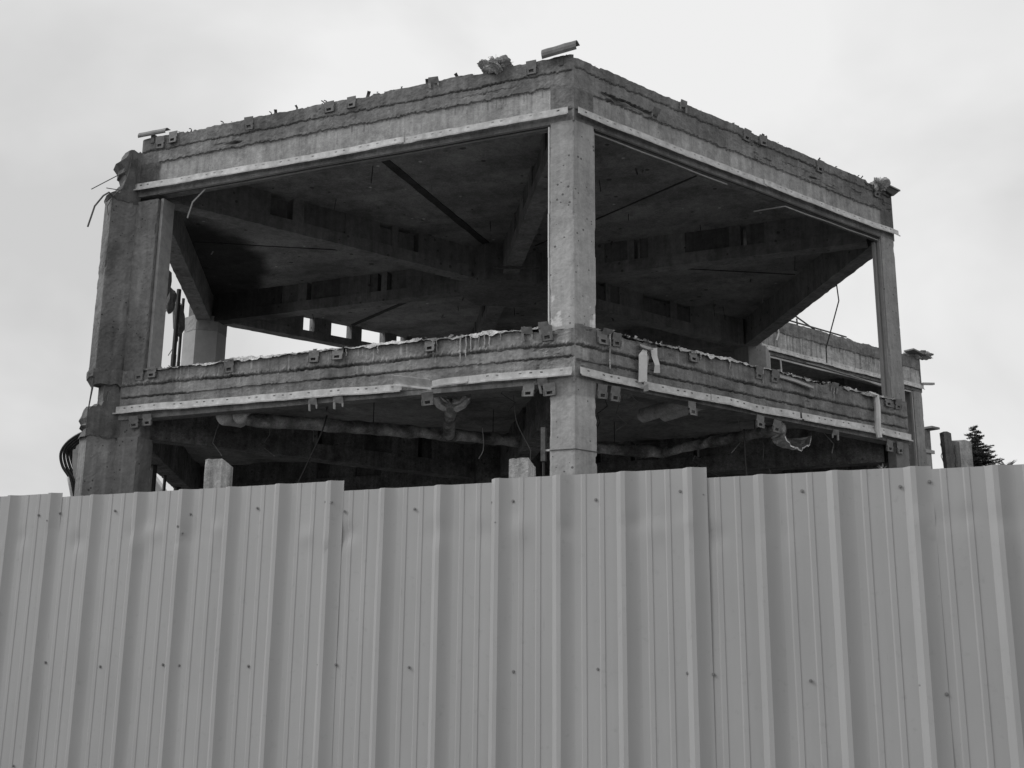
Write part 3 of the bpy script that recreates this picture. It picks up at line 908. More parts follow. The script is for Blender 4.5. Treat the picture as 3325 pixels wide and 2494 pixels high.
def bracket(A, e, n, s, z, parent, kind=0, tilt=0.0, d=.0):
    o = bpy.data.objects.new('bracket', BRM[kind]); COL.objects.link(o); o.parent = parent
    p = on(A, e, n, s, z, d)
    X, Y, Z = e, n, Vector((0, 0, 1))
    R = Matrix(((X.x, Y.x, Z.x), (X.y, Y.y, Z.y), (X.z, Y.z, Z.z))).to_4x4() @ Matrix.Rotation(tilt + rr.uniform(-.07, .07), 4, 'Y') @ Matrix.Rotation(rr.uniform(-.3, .06), 4, 'X') @ Matrix.Diagonal((rr.uniform(.88, 1.08), 1, rr.uniform(.88, 1.1), 1))
    o.matrix_local = Matrix.Translation(p) @ R
for s, z, k in [(0.605, 9.477, 0), (2.102, 9.535, 1), (3.454, 9.489, 0), (3.833, 9.485, 0), (5.255, 9.479, 0), (6.689, 9.498, 0), (6.936, 9.45, 0)]:
    bracket(vN, eNL, nNL, s, z, beam_uNL, k, d=.03)
for s, z, k in [(1.516, 9.15, 1), (2.092, 9.44, 1), (3.501, 9.42, 0), (3.883, 9.44, 0), (5.296, 9.41, 0), (6.85, 9.38, 0)]:
    bracket(vN, eNR, nNR, s, z, beam_uNR, k, d=.03)
for s, z, k in [(6.943, 5.659, 0), (6.709, 5.667, 0), (5.309, 5.644, 0), (3.872, 5.651, 0), (3.487, 5.645, 0), (2.052, 5.639, 0), (0.638, 5.653, 1), (0.367, 5.638, 0), (.40, 5.69, 1)]:
    bracket(vN, eNL, nNL, s, z, beam_lNL, k, d=.04)
for s, z, k in [(6.989, 4.93, 0), (6.74, 4.945, 0), (3.863, 4.961, 1), (3.452, 4.949, 1), (2.08, 4.905, 0), (0.628, 4.905, 0), (0.341, 4.895, 0), (.42, 4.95, 1)]:
    bracket(vN, eNL, nNL, s, z, beam_lNL, k, d=.012)
for s, z, k in [(0.433, 5.617, 0), (0.688, 5.637, 0), (2.136, 5.653, 0), (3.532, 5.641, 0), (3.886, 5.648, 0), (5.305, 5.676, 1), (6.716, 5.662, 0), (7.00, 5.655, 0), (.5, 5.67, 1)]:
    bracket(vN, eNR, nNR, s, z, beam_lNR, k, d=.04)
for s, z, k in [(0.448, 4.905, 0), (0.675, 4.91, 0), (2.116, 4.912, 0), (3.538, 4.916, 0), (3.908, 4.895, 0), (5.295, 4.93, 1), (6.72, 4.93, 0), (7.0, 4.93, 0)]:
    bracket(vN, eNR, nNR, s, z, beam_lNR, k, d=.012)
# little hooks standing on the roof edge
def hook_mesh(k):
    mb = MB(); X, Y, Z = Vector((1, 0, 0)), Vector((0, 1, 0)), Vector((0, 0, 1))
    if k == 0:
        mb.box((0, 0, .03), X * .024, Y * .004, Z * .045); mb.hexa([(-.024, -.004, .07), (.024, -.004, .07), (.024, .004, .07), (-.024, .004, .07), (-.03, .03, .105), (.022, .03, .105), (.022, .036, .1), (-.03, .036, .1)])
    else:
        mb.tube([(0, 0, -.02), (-.02, .01, .045), (.0, .02, .075), (.03, .03, .09)], .009, 5); mb.tube([(.04, 0, -.02), (.035, .01, .03), (.02, .0, .06)], .008, 5)
    return mb.mesh('roof_hook', M['rust'])
HKM = [hook_mesh(0), hook_mesh(1)]
def hook(A, e, n, s, z, parent, k):
    o = bpy.data.objects.new('roof_hook', HKM[k]); COL.objects.link(o); o.parent = parent
    R = Matrix(((e.x, n.x, 0), (e.y, n.y, 0), (0, 0, 1))).to_4x4() @ Matrix.Rotation(rr.uniform(-.6, .6), 4, 'Z') @ Matrix.Rotation(rr.uniform(-.25, .25), 4, 'Y')
    o.matrix_local = Matrix.Translation(on(A, e, n, s, z, -.05)) @ R
for q, s in enumerate((1.773, 2.25, 3.24, 3.93, 3.99, 4.461, 4.85, 4.91, 5.80, 6.40)):
    hook(vN, eNL, nNL, s, ZR + .015, beam_uNL, 1 if q in (3, 4, 7, 8, 9) else 0)
for q, s in enumerate((3.241, 3.36, 3.942, 4.0, 5.37, 5.794, 6.418, 6.535)):
    hook(vN, eNR, nNR, s, ZR - .045, beam_uNR, 1 if q in (0, 1, 3, 5, 6) else 0)

# ------------------------------------------------------------------ lime / foam crust along the floor edge
def crust(A, e, n, s0, s1, z, parent, seed, hmax=.05):
    ns = int((s1 - s0) / .03); m = 9; v = []; f = []; t = []
    for i in range(ns + 1):
        s = s0 + (s1 - s0) * i / ns
        k = float(sstep(-.35, .25, fbm(s * 1.1, seed + .3, 2))) * min(1, i / 4, (ns - i) / 4)
        h = hmax * (.35 + .65 * k) * (1 + .6 * float(fbm(s * 7, seed, 3)))
        zz = z + .02 * float(fbm(s * 1.7, seed * 2., 3))
        for j in range(m):
            a = pi * (j / (m - 1))
            jx = .022 * float(fbm(s * 17, j * 3.3 + seed, 3))
            dz = h * sin(a) ** .7 + jx
            v.append(on(A, e, n, s, zz + dz - (.05 * k * max(0, float(fbm(s * 8, seed + 7., 2))) if j == 0 else 0), .062 - .17 * (j / (m - 1)) + jx))
            t.append(.62 + .62 * k + .45 * float(fbm(s * 15, j * 2.1 + seed, 2)))
    for i in range(ns):
        for j in range(m - 1):
            f.append((i * m + j, (i + 1) * m + j, (i + 1) * m + j + 1, i * m + j + 1))
    f += [tuple(range(m))[::-1], tuple(ns * m + j for j in range(m))]
    return pobj('crust', make_mesh('crust', v, f, M['crust'], False, t), parent)
crust(vN, eNL, nNL, .36, 5.45, FT - .005, beam_lNL, 3, .06)
crust(vN, eNL, nNL, 5.2, 6.95, FT - .01, beam_lNL, 9, .03)
crust(vN, eNR, nNR, .38, 4.9, FT + .0, beam_lNR, 5, .055)
crust(vN, eNR, nNR, 5.55, 7.0, FT + .0, beam_lNR, 8, .06)
def rubble(A, e, n, s0, s1, z, parent, num, seed, mat='facade', rmax=.035):
    r2 = random.Random(seed); mb = MB()
    for _ in range(num):
        s = r2.uniform(s0, s1); r = rmax * r2.uniform(.25, 1) ** 1.5; c = on(A, e, n, s, z + r * .4, r2.uniform(-.16, .03))
        pts = [c + Vector((r2.uniform(-1, 1), r2.uniform(-1, 1), r2.uniform(-.7, .8))) * r for _ in range(4)]
        a, b, d_, f_ = pts; o = len(mb.v); tt = r2.uniform(.6, 1.4)
        mb.v += [a, b, d_, f_]; mb.t += [tt] * 4; mb.f += [(o, o + 1, o + 2), (o, o + 3, o + 1), (o + 1, o + 3, o + 2), (o, o + 2, o + 3)]
    ob = mb.build('rubble_crumbs', M[mat], parent); ob['kind'] = 'stuff'
rubble(vN, eNL, nNL, .05, 7.2, ZR + .02, beam_uNL, 90, 1, 'facade', .024)
rubble(vN, eNR, nNR, .05, 7.2, ZR - .03, beam_uNR, 90, 2, 'facade', .024)
rubble(vN, eNL, nNL, .4, 6.9, FT + .01, beam_lNL, 420, 3, 'crust', .045)
rubble(vN, eNR, nNR, .4, 6.9, FT + .02, beam_lNR, 420, 4, 'crust', .045)
# drips of lime down the floor beam
def drip(A, e, n, s, z, ln, parent, w=.011, d=.05):
    mb = MB(); r2 = random.Random(int(s * 1000))
    pts = [on(A, e, n, s + r2.uniform(-.008, .008), z - ln * i / 5, d - .004 * i) for i in range(6)]
    mb.tube(pts, [w, w * .9, w * .8, w * .8, w * .7, w * .4], 5); mb.build('lime_drip', M['crust'], parent)
for s, ln in ((1.02, .10), (1.18, .16), (1.25, .2), (1.33, .16), (1.45, .22), (1.52, .3), (1.6, .35), (1.95, .2), (2.0, .24), (2.85, .12), (3.35, .1)):
    drip(vN, eNL, nNL, s, FT - .0, ln, beam_lNL)
for s, ln in ((2.3, .08), (2.9, .12), (3.62, .25), (5.3, .22)):
    drip(vN, eNR, nNR, s, FT + .0, ln, beam_lNR)
# torn cladding pieces on the right floor beam
def sheet(name, pts, mat, parent, th=.006):
    """pts: list of (left, right) world point pairs forming a bent ribbon"""
    mb = MB(); o = 0
    for a, b in pts: mb.v += [Vector(a), Vector(b)]; mb.t += [1.0, 1.0]
    for i in range(len(pts) - 1): mb.f.append((2 * i, 2 * i + 1, 2 * i + 3, 2 * i + 2))
    ob = mb.build(name, M[mat], parent)
    md = ob.modifiers.new('thick', 'SOLIDIFY'); md.thickness = th; md.offset = 0
    return ob
P = lambda s, z, d: on(vN, eNR, nNR, s, z, d)
sheet('torn_cladding', [(P(1.03, 5.10, .09), P(1.175, 5.12, .10)), (P(1.03, 5.28, .10), P(1.175, 5.30, .11)), (P(1.035, 5.47, .10), P(1.18, 5.49, .11)), (P(1.12, 5.56, .09), P(1.185, 5.57, .10))], 'trim_light', beam_lNR)
sheet('torn_cladding', [(P(1.06, 5.58, .12), P(1.10, 5.64, .05)), (P(1.18, 5.56, .13), P(1.2, 5.63, .06)), (P(1.30, 5.585, .11), P(1.31, 5.63, .05))], 'trim', beam_lNR)
sheet('torn_cladding', [(P(1.345, 5.28, .06), P(1.445, 5.29, .08)), (P(1.34, 5.38, .09), P(1.425, 5.39, .10)), (P(1.315, 5.50, .06), P(1.40, 5.52, .08)), (P(1.305, 5.61, .05), P(1.41, 5.635, .07))], 'trim_light', beam_lNR)
sheet('torn_cladding', [(P(1.19, 5.10, .05), P(1.23, 5.10, .05)), (P(1.18, 5.3, .07), P(1.24, 5.3, .04)), (P(1.2, 5.5, .08), P(1.29, 5.5, .03))], 'wool', beam_lNR)
sheet('cladding_stub', [(P(1.11, 4.98, .1), P(1.20, 5.0, .1)), (P(1.10, 5.05, .12), P(1.18, 5.09, .12)), (P(1.12, 5.12, .1), P(1.17, 5.12, .1))], 'trim', beam_lNR)
mb = MB(); mb.tube([P(.56, 5.70, .05), P(.565, 5.55, .055), P(.557, 5.4, .05), P(.56, 5.21, .05)], .012, 5); mb.build('foam_strand', M['crust'], beam_lNR)
mb = MB(); mb.tube([P(6.20, 5.72, .06), P(6.33, 5.68, .09), P(6.335, 5.5, .10), P(6.32, 5.3, .10), P(6.325, 5.1, .09), P(6.335, 4.99, .10)], [.03, .05, .048, .05, .048, .045], 7); mb.build('foam_strand', M['trim_light'], beam_lNR)
sheet('foam_flap', [(P(6.0, 5.70, .03), P(6.0, 5.74, -.12)), (P(6.1, 5.66, .10), P(6.15, 5.745, -.08)), (P(6.3, 5.67, .13), P(6.35, 5.75, -.08)), (P(6.5, 5.70, .06), P(6.52, 5.745, -.1))], 'crust', beam_lNR, .03)
sheet('torn_board', [(P(3.98, 5.62, .06), P(4.0, 5.70, .02)), (P(4.3, 5.6, .08), P(4.3, 5.67, .03)), (P(4.72, 5.55, .10), P(4.76, 5.60, .06))], 'trim', beam_lNR, .02)
# rebar at the broken left corner
Q = lambda s, z, d=0: vL + D150 * s + nLl * d + Vector((0, 0, z))
for pts, r in (([Q(.227, 8.96), Q(.753, 8.48, .1)], .008), ([Q(.40, 8.50), Q(.47, 8.52, .05), Q(.56, 8.43, .08), Q(.68, 8.22, .1), Q(.758, 7.86, .12)], .014),
               ([Q(.30, 8.62), Q(.53, 8.56, .1)], .007), ([Q(.40, 8.46), Q(.49, 8.27, .1), Q(.47, 8.12, .12)], .008),
               ([Q(.15, 9.28), Q(.2, 8.9, .06), Q(.27, 8.64, .06), Q(.4, 8.48, .04)], .009), ([Q(.02, 8.55), Q(.08, 9.2, .05)], .007),
               ([Q(.42, 5.55), Q(.44, 5.3, .02), Q(.455, 5.0, .0), Q(.45, 4.72)], .009), ([Q(.40, 5.52), Q(.43, 5.25), Q(.452, 5.02)], .007)):
    mb = MB(); mb.tube(pts, r, 5); mb.build('rebar', M['rust'], BLD)
# hanging chunks at the left inner beam
def chunk(c, r, seed, rot):
    o = blob('hanging_concrete_chunk', (0, 0, 0), r, 'stump', BLD, seed, 2, .5, 1.6, tint=.8)
    o.data.transform(Matrix.Rotation(rot, 4, 'Y')); o.data.transform(Matrix.Translation(Vector(c)))
LBx = lambda s, x, z: vL + (vBL - vL).normalized() * s + Vector((x, 0, z))
chunk(LBx(3.6, -.14, 8.22), (.11, .16, .34), 3, .15); chunk(LBx(4.3, -.12, 8.2), (.09, .14, .26), 5, .1)
chunk(LBx(5.2, -.1, 8.12), (.12, .18, .42), 8, -.12)
for a, b, c_ in ((3.7, 4.0, 8.0), (4.5, 4.4, 8.0), (5.0, 5.6, 7.6), (3.5, 3.3, 8.1)):
    mb = MB(); mb.tube([LBx(a, -.1, 8.45), LBx(b, -.15, c_ + .15), LBx(b + .2, -.35, c_ - .12)], .008, 4); mb.build('rebar', M['rust'], BLD)
mb = MB(); mb.tube([LBx(1.1, -.05, 8.0), LBx(1.3, 0.0, 7.7), LBx(1.35, .08, 7.4)], .022, 5); mb.build('rebar', M['rust'], BLD)
# bent rod hanging at the right inner edge, other bay details
RB = lambda s, x, z: vR + (vBR - vR).normalized() * s + Vector((x, 0, z))
mb = MB(); mb.tube([RB(2.35, -.05, 8.7), RB(2.38, 0, 8.25), RB(3.09, 0, 7.5), RB(3.1, 0, 7.2)], .013, 5); mb.build('bent_rod', M['rust'], BLD)

# ------------------------------------------------------------------ rear bay (right) and farther wing
WING = empty('building_wing', tuple(vBR + Vector((0, 0, 0))))
tag(WING, 'rear concrete bay with streaked fascia seen between the right corner column and its sloping beam', 'building wing')
cH = Vector((LS * math.sqrt(3) * cos(radians(60)), LS * math.sqrt(3) * sin(radians(60)), 0))
def prof_wing(S, Z):
    rough = fbm(S * 6, Z * 9 + 70, 4)
    l2 = line(S, 9.21, .025, 71)
    inp = (Z < l2) & (Z > 8.76)
    off = .015 * rough + np.where(inp, -.03, 0.0)
    t = .85 + .25 * rough
    t = np.where(inp, 1.65 + .15 * fbm(S * 1.2, Z * 2, 3), t)
    t = t * (1 - .42 * streaks(S, Z, l2, .5, .7, 9, .05) * inp)
    top = .035 * fbm(S[:, 0] * 2.2, S[:, 0] * 0 + 71, 3) + .03 * fbm(S[:, 0] * 9, S[:, 0] * 0 + 72, 3)
    return off, t, top
wbeam = facade_beam('edge_beam', vBR, vW, ZB, ZR + .0, .34, prof_wing, WING, .035, .02, 0, 0)
wl = facade_beam('edge_beam', vBR, vW, FB, FT, .34, prof_lower(33.0, True), WING, .08, .04, 0, 0)
eBW = (vW - vBR).normalized()
rail('metal_rail', vBR, vW, [(.1, 8.80, .01), (3.0, 8.79, 0), (3.1, 8.8, .02)], .10, wbeam, 20)
rail('metal_rail', vBR, vW, [(3.0, 8.80, .03), (3.9, 8.79, .02)], .12, wbeam, 21)
rail('metal_rail', vBR, vW, [(3.8, 8.785, .01), (7.02, 8.785, .01)], .10, wbeam, 22)
mb = MB(); mb.box(on(vBR, eBW, nNR, 7.2, 8.85, .05), eBW * .28 + Vector((0, 0, .04)), nNR * .04, Vector((0, 0, .03))); mb.build('rail_end', M['trim'], wbeam)
frame_profile(vBR, vW, .3, 6.6, 8.55, wbeam, .0, None, mat='trim_light', r=.02, d=-.06)
frame_profile(vBR, vW, 2.0, 5.6, 8.6, wbeam, .16, None, mat='trim', r=.012, d=.0)
eWn = Vector((cos(radians(90)), sin(radians(90)), 0))
pW = corner_poly(vW, (-eBW, eWn), (.40, .40), .34, .012)
for a, b in ((FT - .05, ZB + .02), (0, FB + .05)): wall_prism('column', pW, a, b, WING, seed=71, ds=.08, dz=.08, base=.9)
facade_beam('edge_beam', vW, vW + eWn * LS, ZB, ZR, .34, prof_plain(88.0), WING, .15, .08, 1, 0, out=Vector((1, 0, 0)))
post_trim(vBR, eBW, nNR, 6.52, 5.72, 8.55, -.05, .04, .06, WING, 'reveal')
post_trim(vBR, eBW, nNR, 6.52, 1.0, 4.9, -.05, .04, .06, WING, 'reveal')
post_trim(vBR, eBW, nNR, .36, 5.72, 8.60, .02, .22, .1, WING, 'smooth')
post_trim(vBR, eBW, nNR, .56, 5.72, 8.60, .02, .05, .1, WING, 'trim')
slab('roof_slab', cH, LS - .3, ZC, ZR - .08, WING, 'ceiling', sub=10)
slab('floor_slab', cH, LS - .3, FC, FT - .12, WING, 'ceiling', sub=10)
for k, a in enumerate((-150, -30, 30, 90, 150)):
    p = cH + V(a); inner_beam(p, cH, ZB, ZC + .02, .30, PK_R, WING, 8.8, .4, LS, seed=60 + k)
    inner_beam(p, cH, FI, FC + .02, .32, [], WING, 4.98, .4, LS, seed=66 + k, name='floor_beam')
hv = [cH + V(a) for a in (-30, 30, 90, 150, 210)]
hv[0] = vW + Vector((-.2, .3, 0)); hv[1] = Vector((hv[0].x, hv[1].y, 0))
for k in range(4):
    inner_beam(hv[k], hv[k + 1], ZB, ZC + .2, .3, [], WING, 8.8, 0, (hv[k + 1] - hv[k]).length, seed=80 + k)
    inner_beam(hv[k], hv[k + 1], FI, FC + .2, .32, [], WING, 5.0, 0, (hv[k + 1] - hv[k]).length, seed=85 + k, name='floor_beam')
for p in hv[1:4]: wall_prism('column', hexpoly(p, .42), 0, ZB + .1, WING, ds=.3, dz=.6, amp=0, seed=3)
# wall added round the rear bay, blocks sky light and view through both storeys
mb = MB()
for k in range(3):
    a, b = hv[1 + k], hv[2 + k]; d = b - a; n = Vector((-d.y, d.x, 0)).normalized()
    mb.box((a + b) / 2 + Vector((0, 0, 4.6)), d * .5, n * .1, Vector((0, 0, 4.5)), .7)
mb.build('light_block_wall', M['beam'], WING)
# thin rods left on its roof
for pts in ([on(vBR, eBW, nNR, 1.0, 9.68, -.2), on(vBR, eBW, nNR, 4.0, 9.66, -.2)], [on(vBR, eBW, nNR, 1.7, 10.0, -.3), on(vBR, eBW, nNR, 3.1, 9.5, -.2)],
            [on(vBR, eBW, nNR, 2.0, 9.78, -.2), on(vBR, eBW, nNR, 2.02, 9.5, -.2)], [on(vBR, eBW, nNR, 3.9, 9.66, -.2), on(vBR, eBW, nNR, 3.5, 9.5, -.1)]):
    mb = MB(); mb.tube(pts, .022, 5); mb.build('roof_rod', M['rust'], WING)
for pts in ([on(vBR, eBW, nNR, .9, 9.5, .05), on(vBR, eBW, nNR, .95, 9.15, .06), on(vBR, eBW, nNR, .85, 8.95, .06)], [on(vBR, eBW, nNR, 1.1, 8.55, -.05), on(vBR, eBW, nNR, 1.12, 8.3, -.05), on(vBR, eBW, nNR, 1.0, 7.95, 0)]):
    mb = MB(); mb.tube(pts, .022, 5); mb.build('loose_strap', M['trim_light'], WING)

FAR = empty('building_wing', (17.3, 16.2, 0))
tag(FAR, 'farthest sliver of concrete wing just right of the rear corner column', 'building wing')
eF = V(30, 1.0)
fa = Vector((17.35, 16.3, 0))
mb = MB(); mb.box(fa - eF * 3.5 + Vector((0, .2, 9.05)), eF * 3.5, Vector((-.1, .17, 0)), Vector((0, 0, .42)), .8); mb.build('edge_beam', M['facade'], FAR)
mb = MB(); mb.box(fa - eF * .3 + Vector((0, .2, 4.3)), eF * .28, Vector((-.1, .17, 0)), Vector((0, 0, 4.35)), .9); mb.build('column', M['column'], FAR)
mb = MB(); mb.box(fa - eF * 3.3 + Vector((0.02, -.05, 8.68)), eF * 3.5, Vector((.02, -.03, 0)), Vector((0, 0, .06))); mb.build('metal_rail', M['trim'], FAR)
mb = MB(); mb.box(fa + eF * .05 + Vector((0, 0, 9.53)), eF * .25, Vector((-.15, .25, 0)), Vector((0, 0, .035))); mb.build('coping_sheet', M['rustplate'], FAR)

# ------------------------------------------------------------------ loose things lying on the roof
def trough(name, p0, p1, r, label, th=.004, seed=0):
    o = empty(name, tuple((p0 + p1) / 2)); tag(o, label, 'metal flashing')
    d = (p1 - p0); ax = d.normalized(); side = ax.cross(Vector((0, 0, 1))).normalized(); up = side.cross(ax)
    mb = MB(); m = 9; k = 6
    for i in range(k + 1):
        c = p0 + d * (i / k)
        for j in range(m):
            a = -2.3 + 2.9 * j / (m - 1)
            mb.v.append(c + (side * cos(a) - up * sin(a)) * r * (1 + .03 * math.sin(i * 2 + seed))); mb.t.append(1)
        mb.v[-m] += -side * .02 + up * .015
    for i in range(k):
        for j in range(m - 1): mb.f.append((i * m + j, (i + 1) * m + j, (i + 1) * m + j + 1, i * m + j + 1))
    s = mb.build('curved_sheet', M['rustplate'], o); md = s.modifiers.new('t', 'SOLIDIFY'); md.thickness = .008
    mb = MB(); mb.box((p0 + p1) / 2 - up * (r * .9) + Vector((0, 0, -.03)), ax * .035, side * .03, Vector((0, 0, .07))); mb.build('support_clip', M['rust'], o)
    return o
U = lambda s, z, d=0: on(vN, eNL, nNL, s, z, d)
trough('bent_flashing', U(.43, 9.59, .0), U(-.07, 9.635, .0), .108, 'curved sheet metal flashing lying tilted on the front roof corner')
trough('bent_flashing', U(7.37, 9.62, .0), U(6.83, 9.615, .0), .06, 'narrow dark curved flashing overhanging the left end of the roof', seed=2)
o = empty('bent_flashing', tuple(on(vN, eNR, nNR, 7.2, 9.5))); tag(o, 'flat flashing plate jutting past the right roof corner', 'metal flashing')
T = lambda s, z, d=0: on(vN, eNR, nNR, s, z, d)
mb = MB(); mb.hexa([T(6.95, 9.535, .1), T(7.42, 9.50, .12), T(7.45, 9.52, -.25), T(6.95, 9.545, -.25), T(6.95, 9.56, .1), T(7.42, 9.525, .12), T(7.45, 9.545, -.25), T(6.95, 9.57, -.25)]); mb.build('plate', M['plate'], o)
mb = MB(); mb.hexa([T(7.0, 9.47, .05), T(7.3, 9.40, .06), T(7.3, 9.42, -.1), T(7.0, 9.47, -.1), T(6.98, 9.533, .08), T(7.40, 9.49, .1), T(7.40, 9.50, -.1), T(7.0, 9.53, -.1)]); mb.build('support_clip', M['rust'], o)
def wool(name, c, r, label, seed):
    import bmesh
    o = empty(name, tuple(c)); tag(o, label, 'insulation')
    w = blob('wool_clump', c, r, 'wool', o, seed, 5, 1.1, 2.4, tint=1.0)
    mb = MB(); r2 = random.Random(seed)
    for k in range(60):
        a = Vector((r2.gauss(0, 1), r2.gauss(0, 1), r2.gauss(.2, .8))).normalized()
        b = Vector(c) + Vector((a.x * r[0], a.y * r[1], a.z * r[2])) * .85
        mb.tube([b, b + Vector((a.x * r[0], a.y * r[1], a.z * r[2])) * .25 + Vector((r2.uniform(-.03, .03), 0, r2.uniform(-.02, .03))), b + Vector((a.x * r[0], a.y * r[1], a.z * r[2])) * r2.uniform(.25, .38) + Vector((r2.uniform(-.05, .05), 0, r2.uniform(-.03, .04)))], [.005, .004, .002], 3)
    f_ = mb.build('wool_fibres', M['wool'], o); f_['kind'] = 'stuff'
    return o
wool('insulation_clump', U(1.14, 9.615, -.02), (.19, .15, .105), 'pale wad of mineral wool on the left roof edge near the front corner', 3)
wool('insulation_clump', T(6.88, 9.50, .06), (.12, .10, .10), 'small torn clump of mineral wool beside the right roof corner', 6)
wool('insulation_clump', on(vBR, eBW, nNR, 6.9, 9.62, 0), (.34, .2, .10), 'ragged mineral wool lying on the rear bay roof corner', 8)
o = empty('bent_flashing', tuple(on(vBR, eBW, nNR, 6.8, 9.5))); tag(o, 'dark flashing under the wool on the rear bay roof corner', 'metal flashing')
mb = MB(); mb.box(on(vBR, eBW, nNR, 6.75, 9.60, .1), eBW * .42 + Vector((0, 0, -.05)), nNR * .15, Vector((0, 0, .02))); mb.build('plate', M['plate'], o)

# ------------------------------------------------------------------ pipes and ducts under the floor slab
def pipe(name, pts, r, label, mat='pipe', lump=.022, seed=0, n=12, ends=True, hangers=()):
    o = empty(name, tuple(pts[0])); tag(o, label, 'pipe')
    P_ = [Vector(p) for p in pts]; dense = []
    for a, b in zip(P_[:-1], P_[1:]):
        k = max(2, int((b - a).length / .07))
        dense += [a.lerp(b, i / k) for i in range(k)]
    dense.append(P_[-1])
    mb = MB(); mb.tube(dense, [r + lump * float(fbm(i * .35, seed + .2, 3)) for i in range(len(dense))], n)
    for i, v in enumerate(mb.v):
        k = float(fbm(v.x * 7 + seed, v.y * 7 + v.z * 9, 3)); mb.v[i] = v + Vector((0, 0, k * lump)); mb.t[i] = max(.35, .9 + 1.2 * k)
    mb.build('insulated_run', M[mat], o, True)
    for h in hangers:
        mb = MB(); mb.tube([h, (h[0], h[1], FC + .02)], .008, 4); mb.build('hanger_rod', M['rust'], o)
    return o
zp_ = 4.9
pipe('insulated_pipe', [(-4.35, -4.40, zp_), (-2.54, -4.07, zp_), (-1.1, -3.70, zp_), (-.09, -3.36, zp_), (1.19, -3.02, zp_), (2.38, -2.79, zp_)], .10, 'long lagged pipe running under the left half of the floor slab', seed=1, hangers=[(-2.5, -4.07, 4.9), (-.6, -3.5, 4.9), (1.5, -2.95, 4.9)])
pipe('insulated_pipe', [(2.40, -2.86, zp_), (2.97, -4.1, zp_), (3.56, -5.17, zp_)], .085, 'lagged pipe running under the right half of the floor slab', seed=2, hangers=[(3.3, -4.7, 4.9)])
pipe('insulated_pipe', [(-1.44, -5.42, 5.02), (-1.42, -5.3, 5.0), (-1.38, -4.6, 4.93), (-1.34, -3.95, 4.86)], .092, 'stub pipe hanging under the middle of the left floor beam', seed=3, lump=.004)
for c, sd_, lb in (((-1.56, -5.42, 5.10), 3, 'crumpled foil elbow left of the hanging stub pipe'), ((-1.30, -5.42, 5.10), 5, 'crumpled foil elbow right of the hanging stub pipe')):
    o = empty('foil_elbow', c); tag(o, lb, 'duct')
    mb = MB(); s_ = 1 if sd_ == 3 else -1
    cc = Vector(c); mb.tube([cc + Vector((-.03 * s_, .1, .26)), cc + Vector((-.05 * s_, .03, .17)), cc + Vector((-.055 * s_, 0, .09)), cc + Vector((-.045 * s_, -.02, .01)), cc + Vector((0, -.02, -.055)), cc + Vector((.05 * s_, 0, -.075)), cc + Vector((.10 * s_, .03, -.07))], [.08, .095, .088, .108, .098, .105, .07], 16)
    r2 = random.Random(sd_)
    for i, v in enumerate(mb.v): mb.v[i] = v + Vector((r2.uniform(-.022, .022), r2.uniform(-.022, .022), r2.uniform(-.022, .022)))
    mb.build('foil_wrap', M['foil'], o)
for k, (x, y, lb) in enumerate(((-4.68, -4.25, 'left of two blunt lagged pipe ends below the left floor beam'), (-4.43, -4.38, 'right of two blunt lagged pipe ends below the left floor beam'))):
    o = empty('pipe_end', (x, y, 4.97)); tag(o, lb, 'pipe')
    d = Vector((.35, .9, .12)).normalized(); c0 = Vector((x, y, 4.97))
    mb = MB(); mb.tube([c0 - d * .07, c0 - d * .06, c0 - d * .02, c0 + d * .1, c0 + d * .3, c0 + d * .5], [.07, .115, .136, .14, .136, .13], 16)
    r2 = random.Random(k)
    for i, v in enumerate(mb.v): mb.v[i] = v + Vector((r2.uniform(-.007, .007), r2.uniform(-.007, .007), r2.uniform(-.007, .007)))
    mb.build('insulated_run', M['wrap'], o, True)
for k, (x, y, lb) in enumerate(((1.50, -4.85, 'left of two slanting pipe stubs below the right floor beam'), (1.80, -4.98, 'right of two slanting pipe stubs below the right floor beam'))):
    o = empty('pipe_end', (x, y, 4.95)); tag(o, lb, 'pipe')
    c0 = Vector((x, y, 5.08)); d = nNR
    mb = MB(); mb.tube([c0 - d * .05, c0, c0 + d * .4 + Vector((0.02, 0, .03)), c0 + d * .85 + Vector((.04, 0, .08))], [.07, .11, .105, .1], 12)
    mb.build('insulated_run', M['wrap'], o, True)
o = empty('foil_duct', (4.3, -4.6, 4.9)); tag(o, 'torn foil duct gaping below the right end of the floor beam', 'duct')
mb = MB(); r2 = random.Random(5); c0 = T(4.98, 4.96, -.45); k = 22; rings = []
for j in range(5):
    rj = .30 - .03 * j
    for i in range(k):
        a = pi + pi * i / (k - 1)
        q = c0 + eNR * (cos(a) * rj * 1.1) + Vector((0, 0, sin(a) * rj * .85)) - nNR * (.09 * j)
        if j == 0: q += Vector((0, 0, r2.uniform(-.01, .05)))
        mb.v.append(q + Vector((r2.uniform(-.014, .014), r2.uniform(-.014, .014), r2.uniform(-.014, .014)))); mb.t.append(1)
for j in range(4):
    for i in range(k - 1): mb.f.append((j * k + i, (j + 1) * k + i, (j + 1) * k + i + 1, j * k + i + 1))
ob = mb.build('foil_skin', M['foil'], o); md = ob.modifiers.new('t', 'SOLIDIFY'); md.thickness = .02
mb = MB(); mb.tube([c0 - eNR * .45 + Vector((0, 0, .02)) - nNR * .1, c0 - eNR * .8 + Vector((0, 0, -.02)) - nNR * .1], [.1, .08], 12); mb.build('duct_spigot', M['foil'], o)
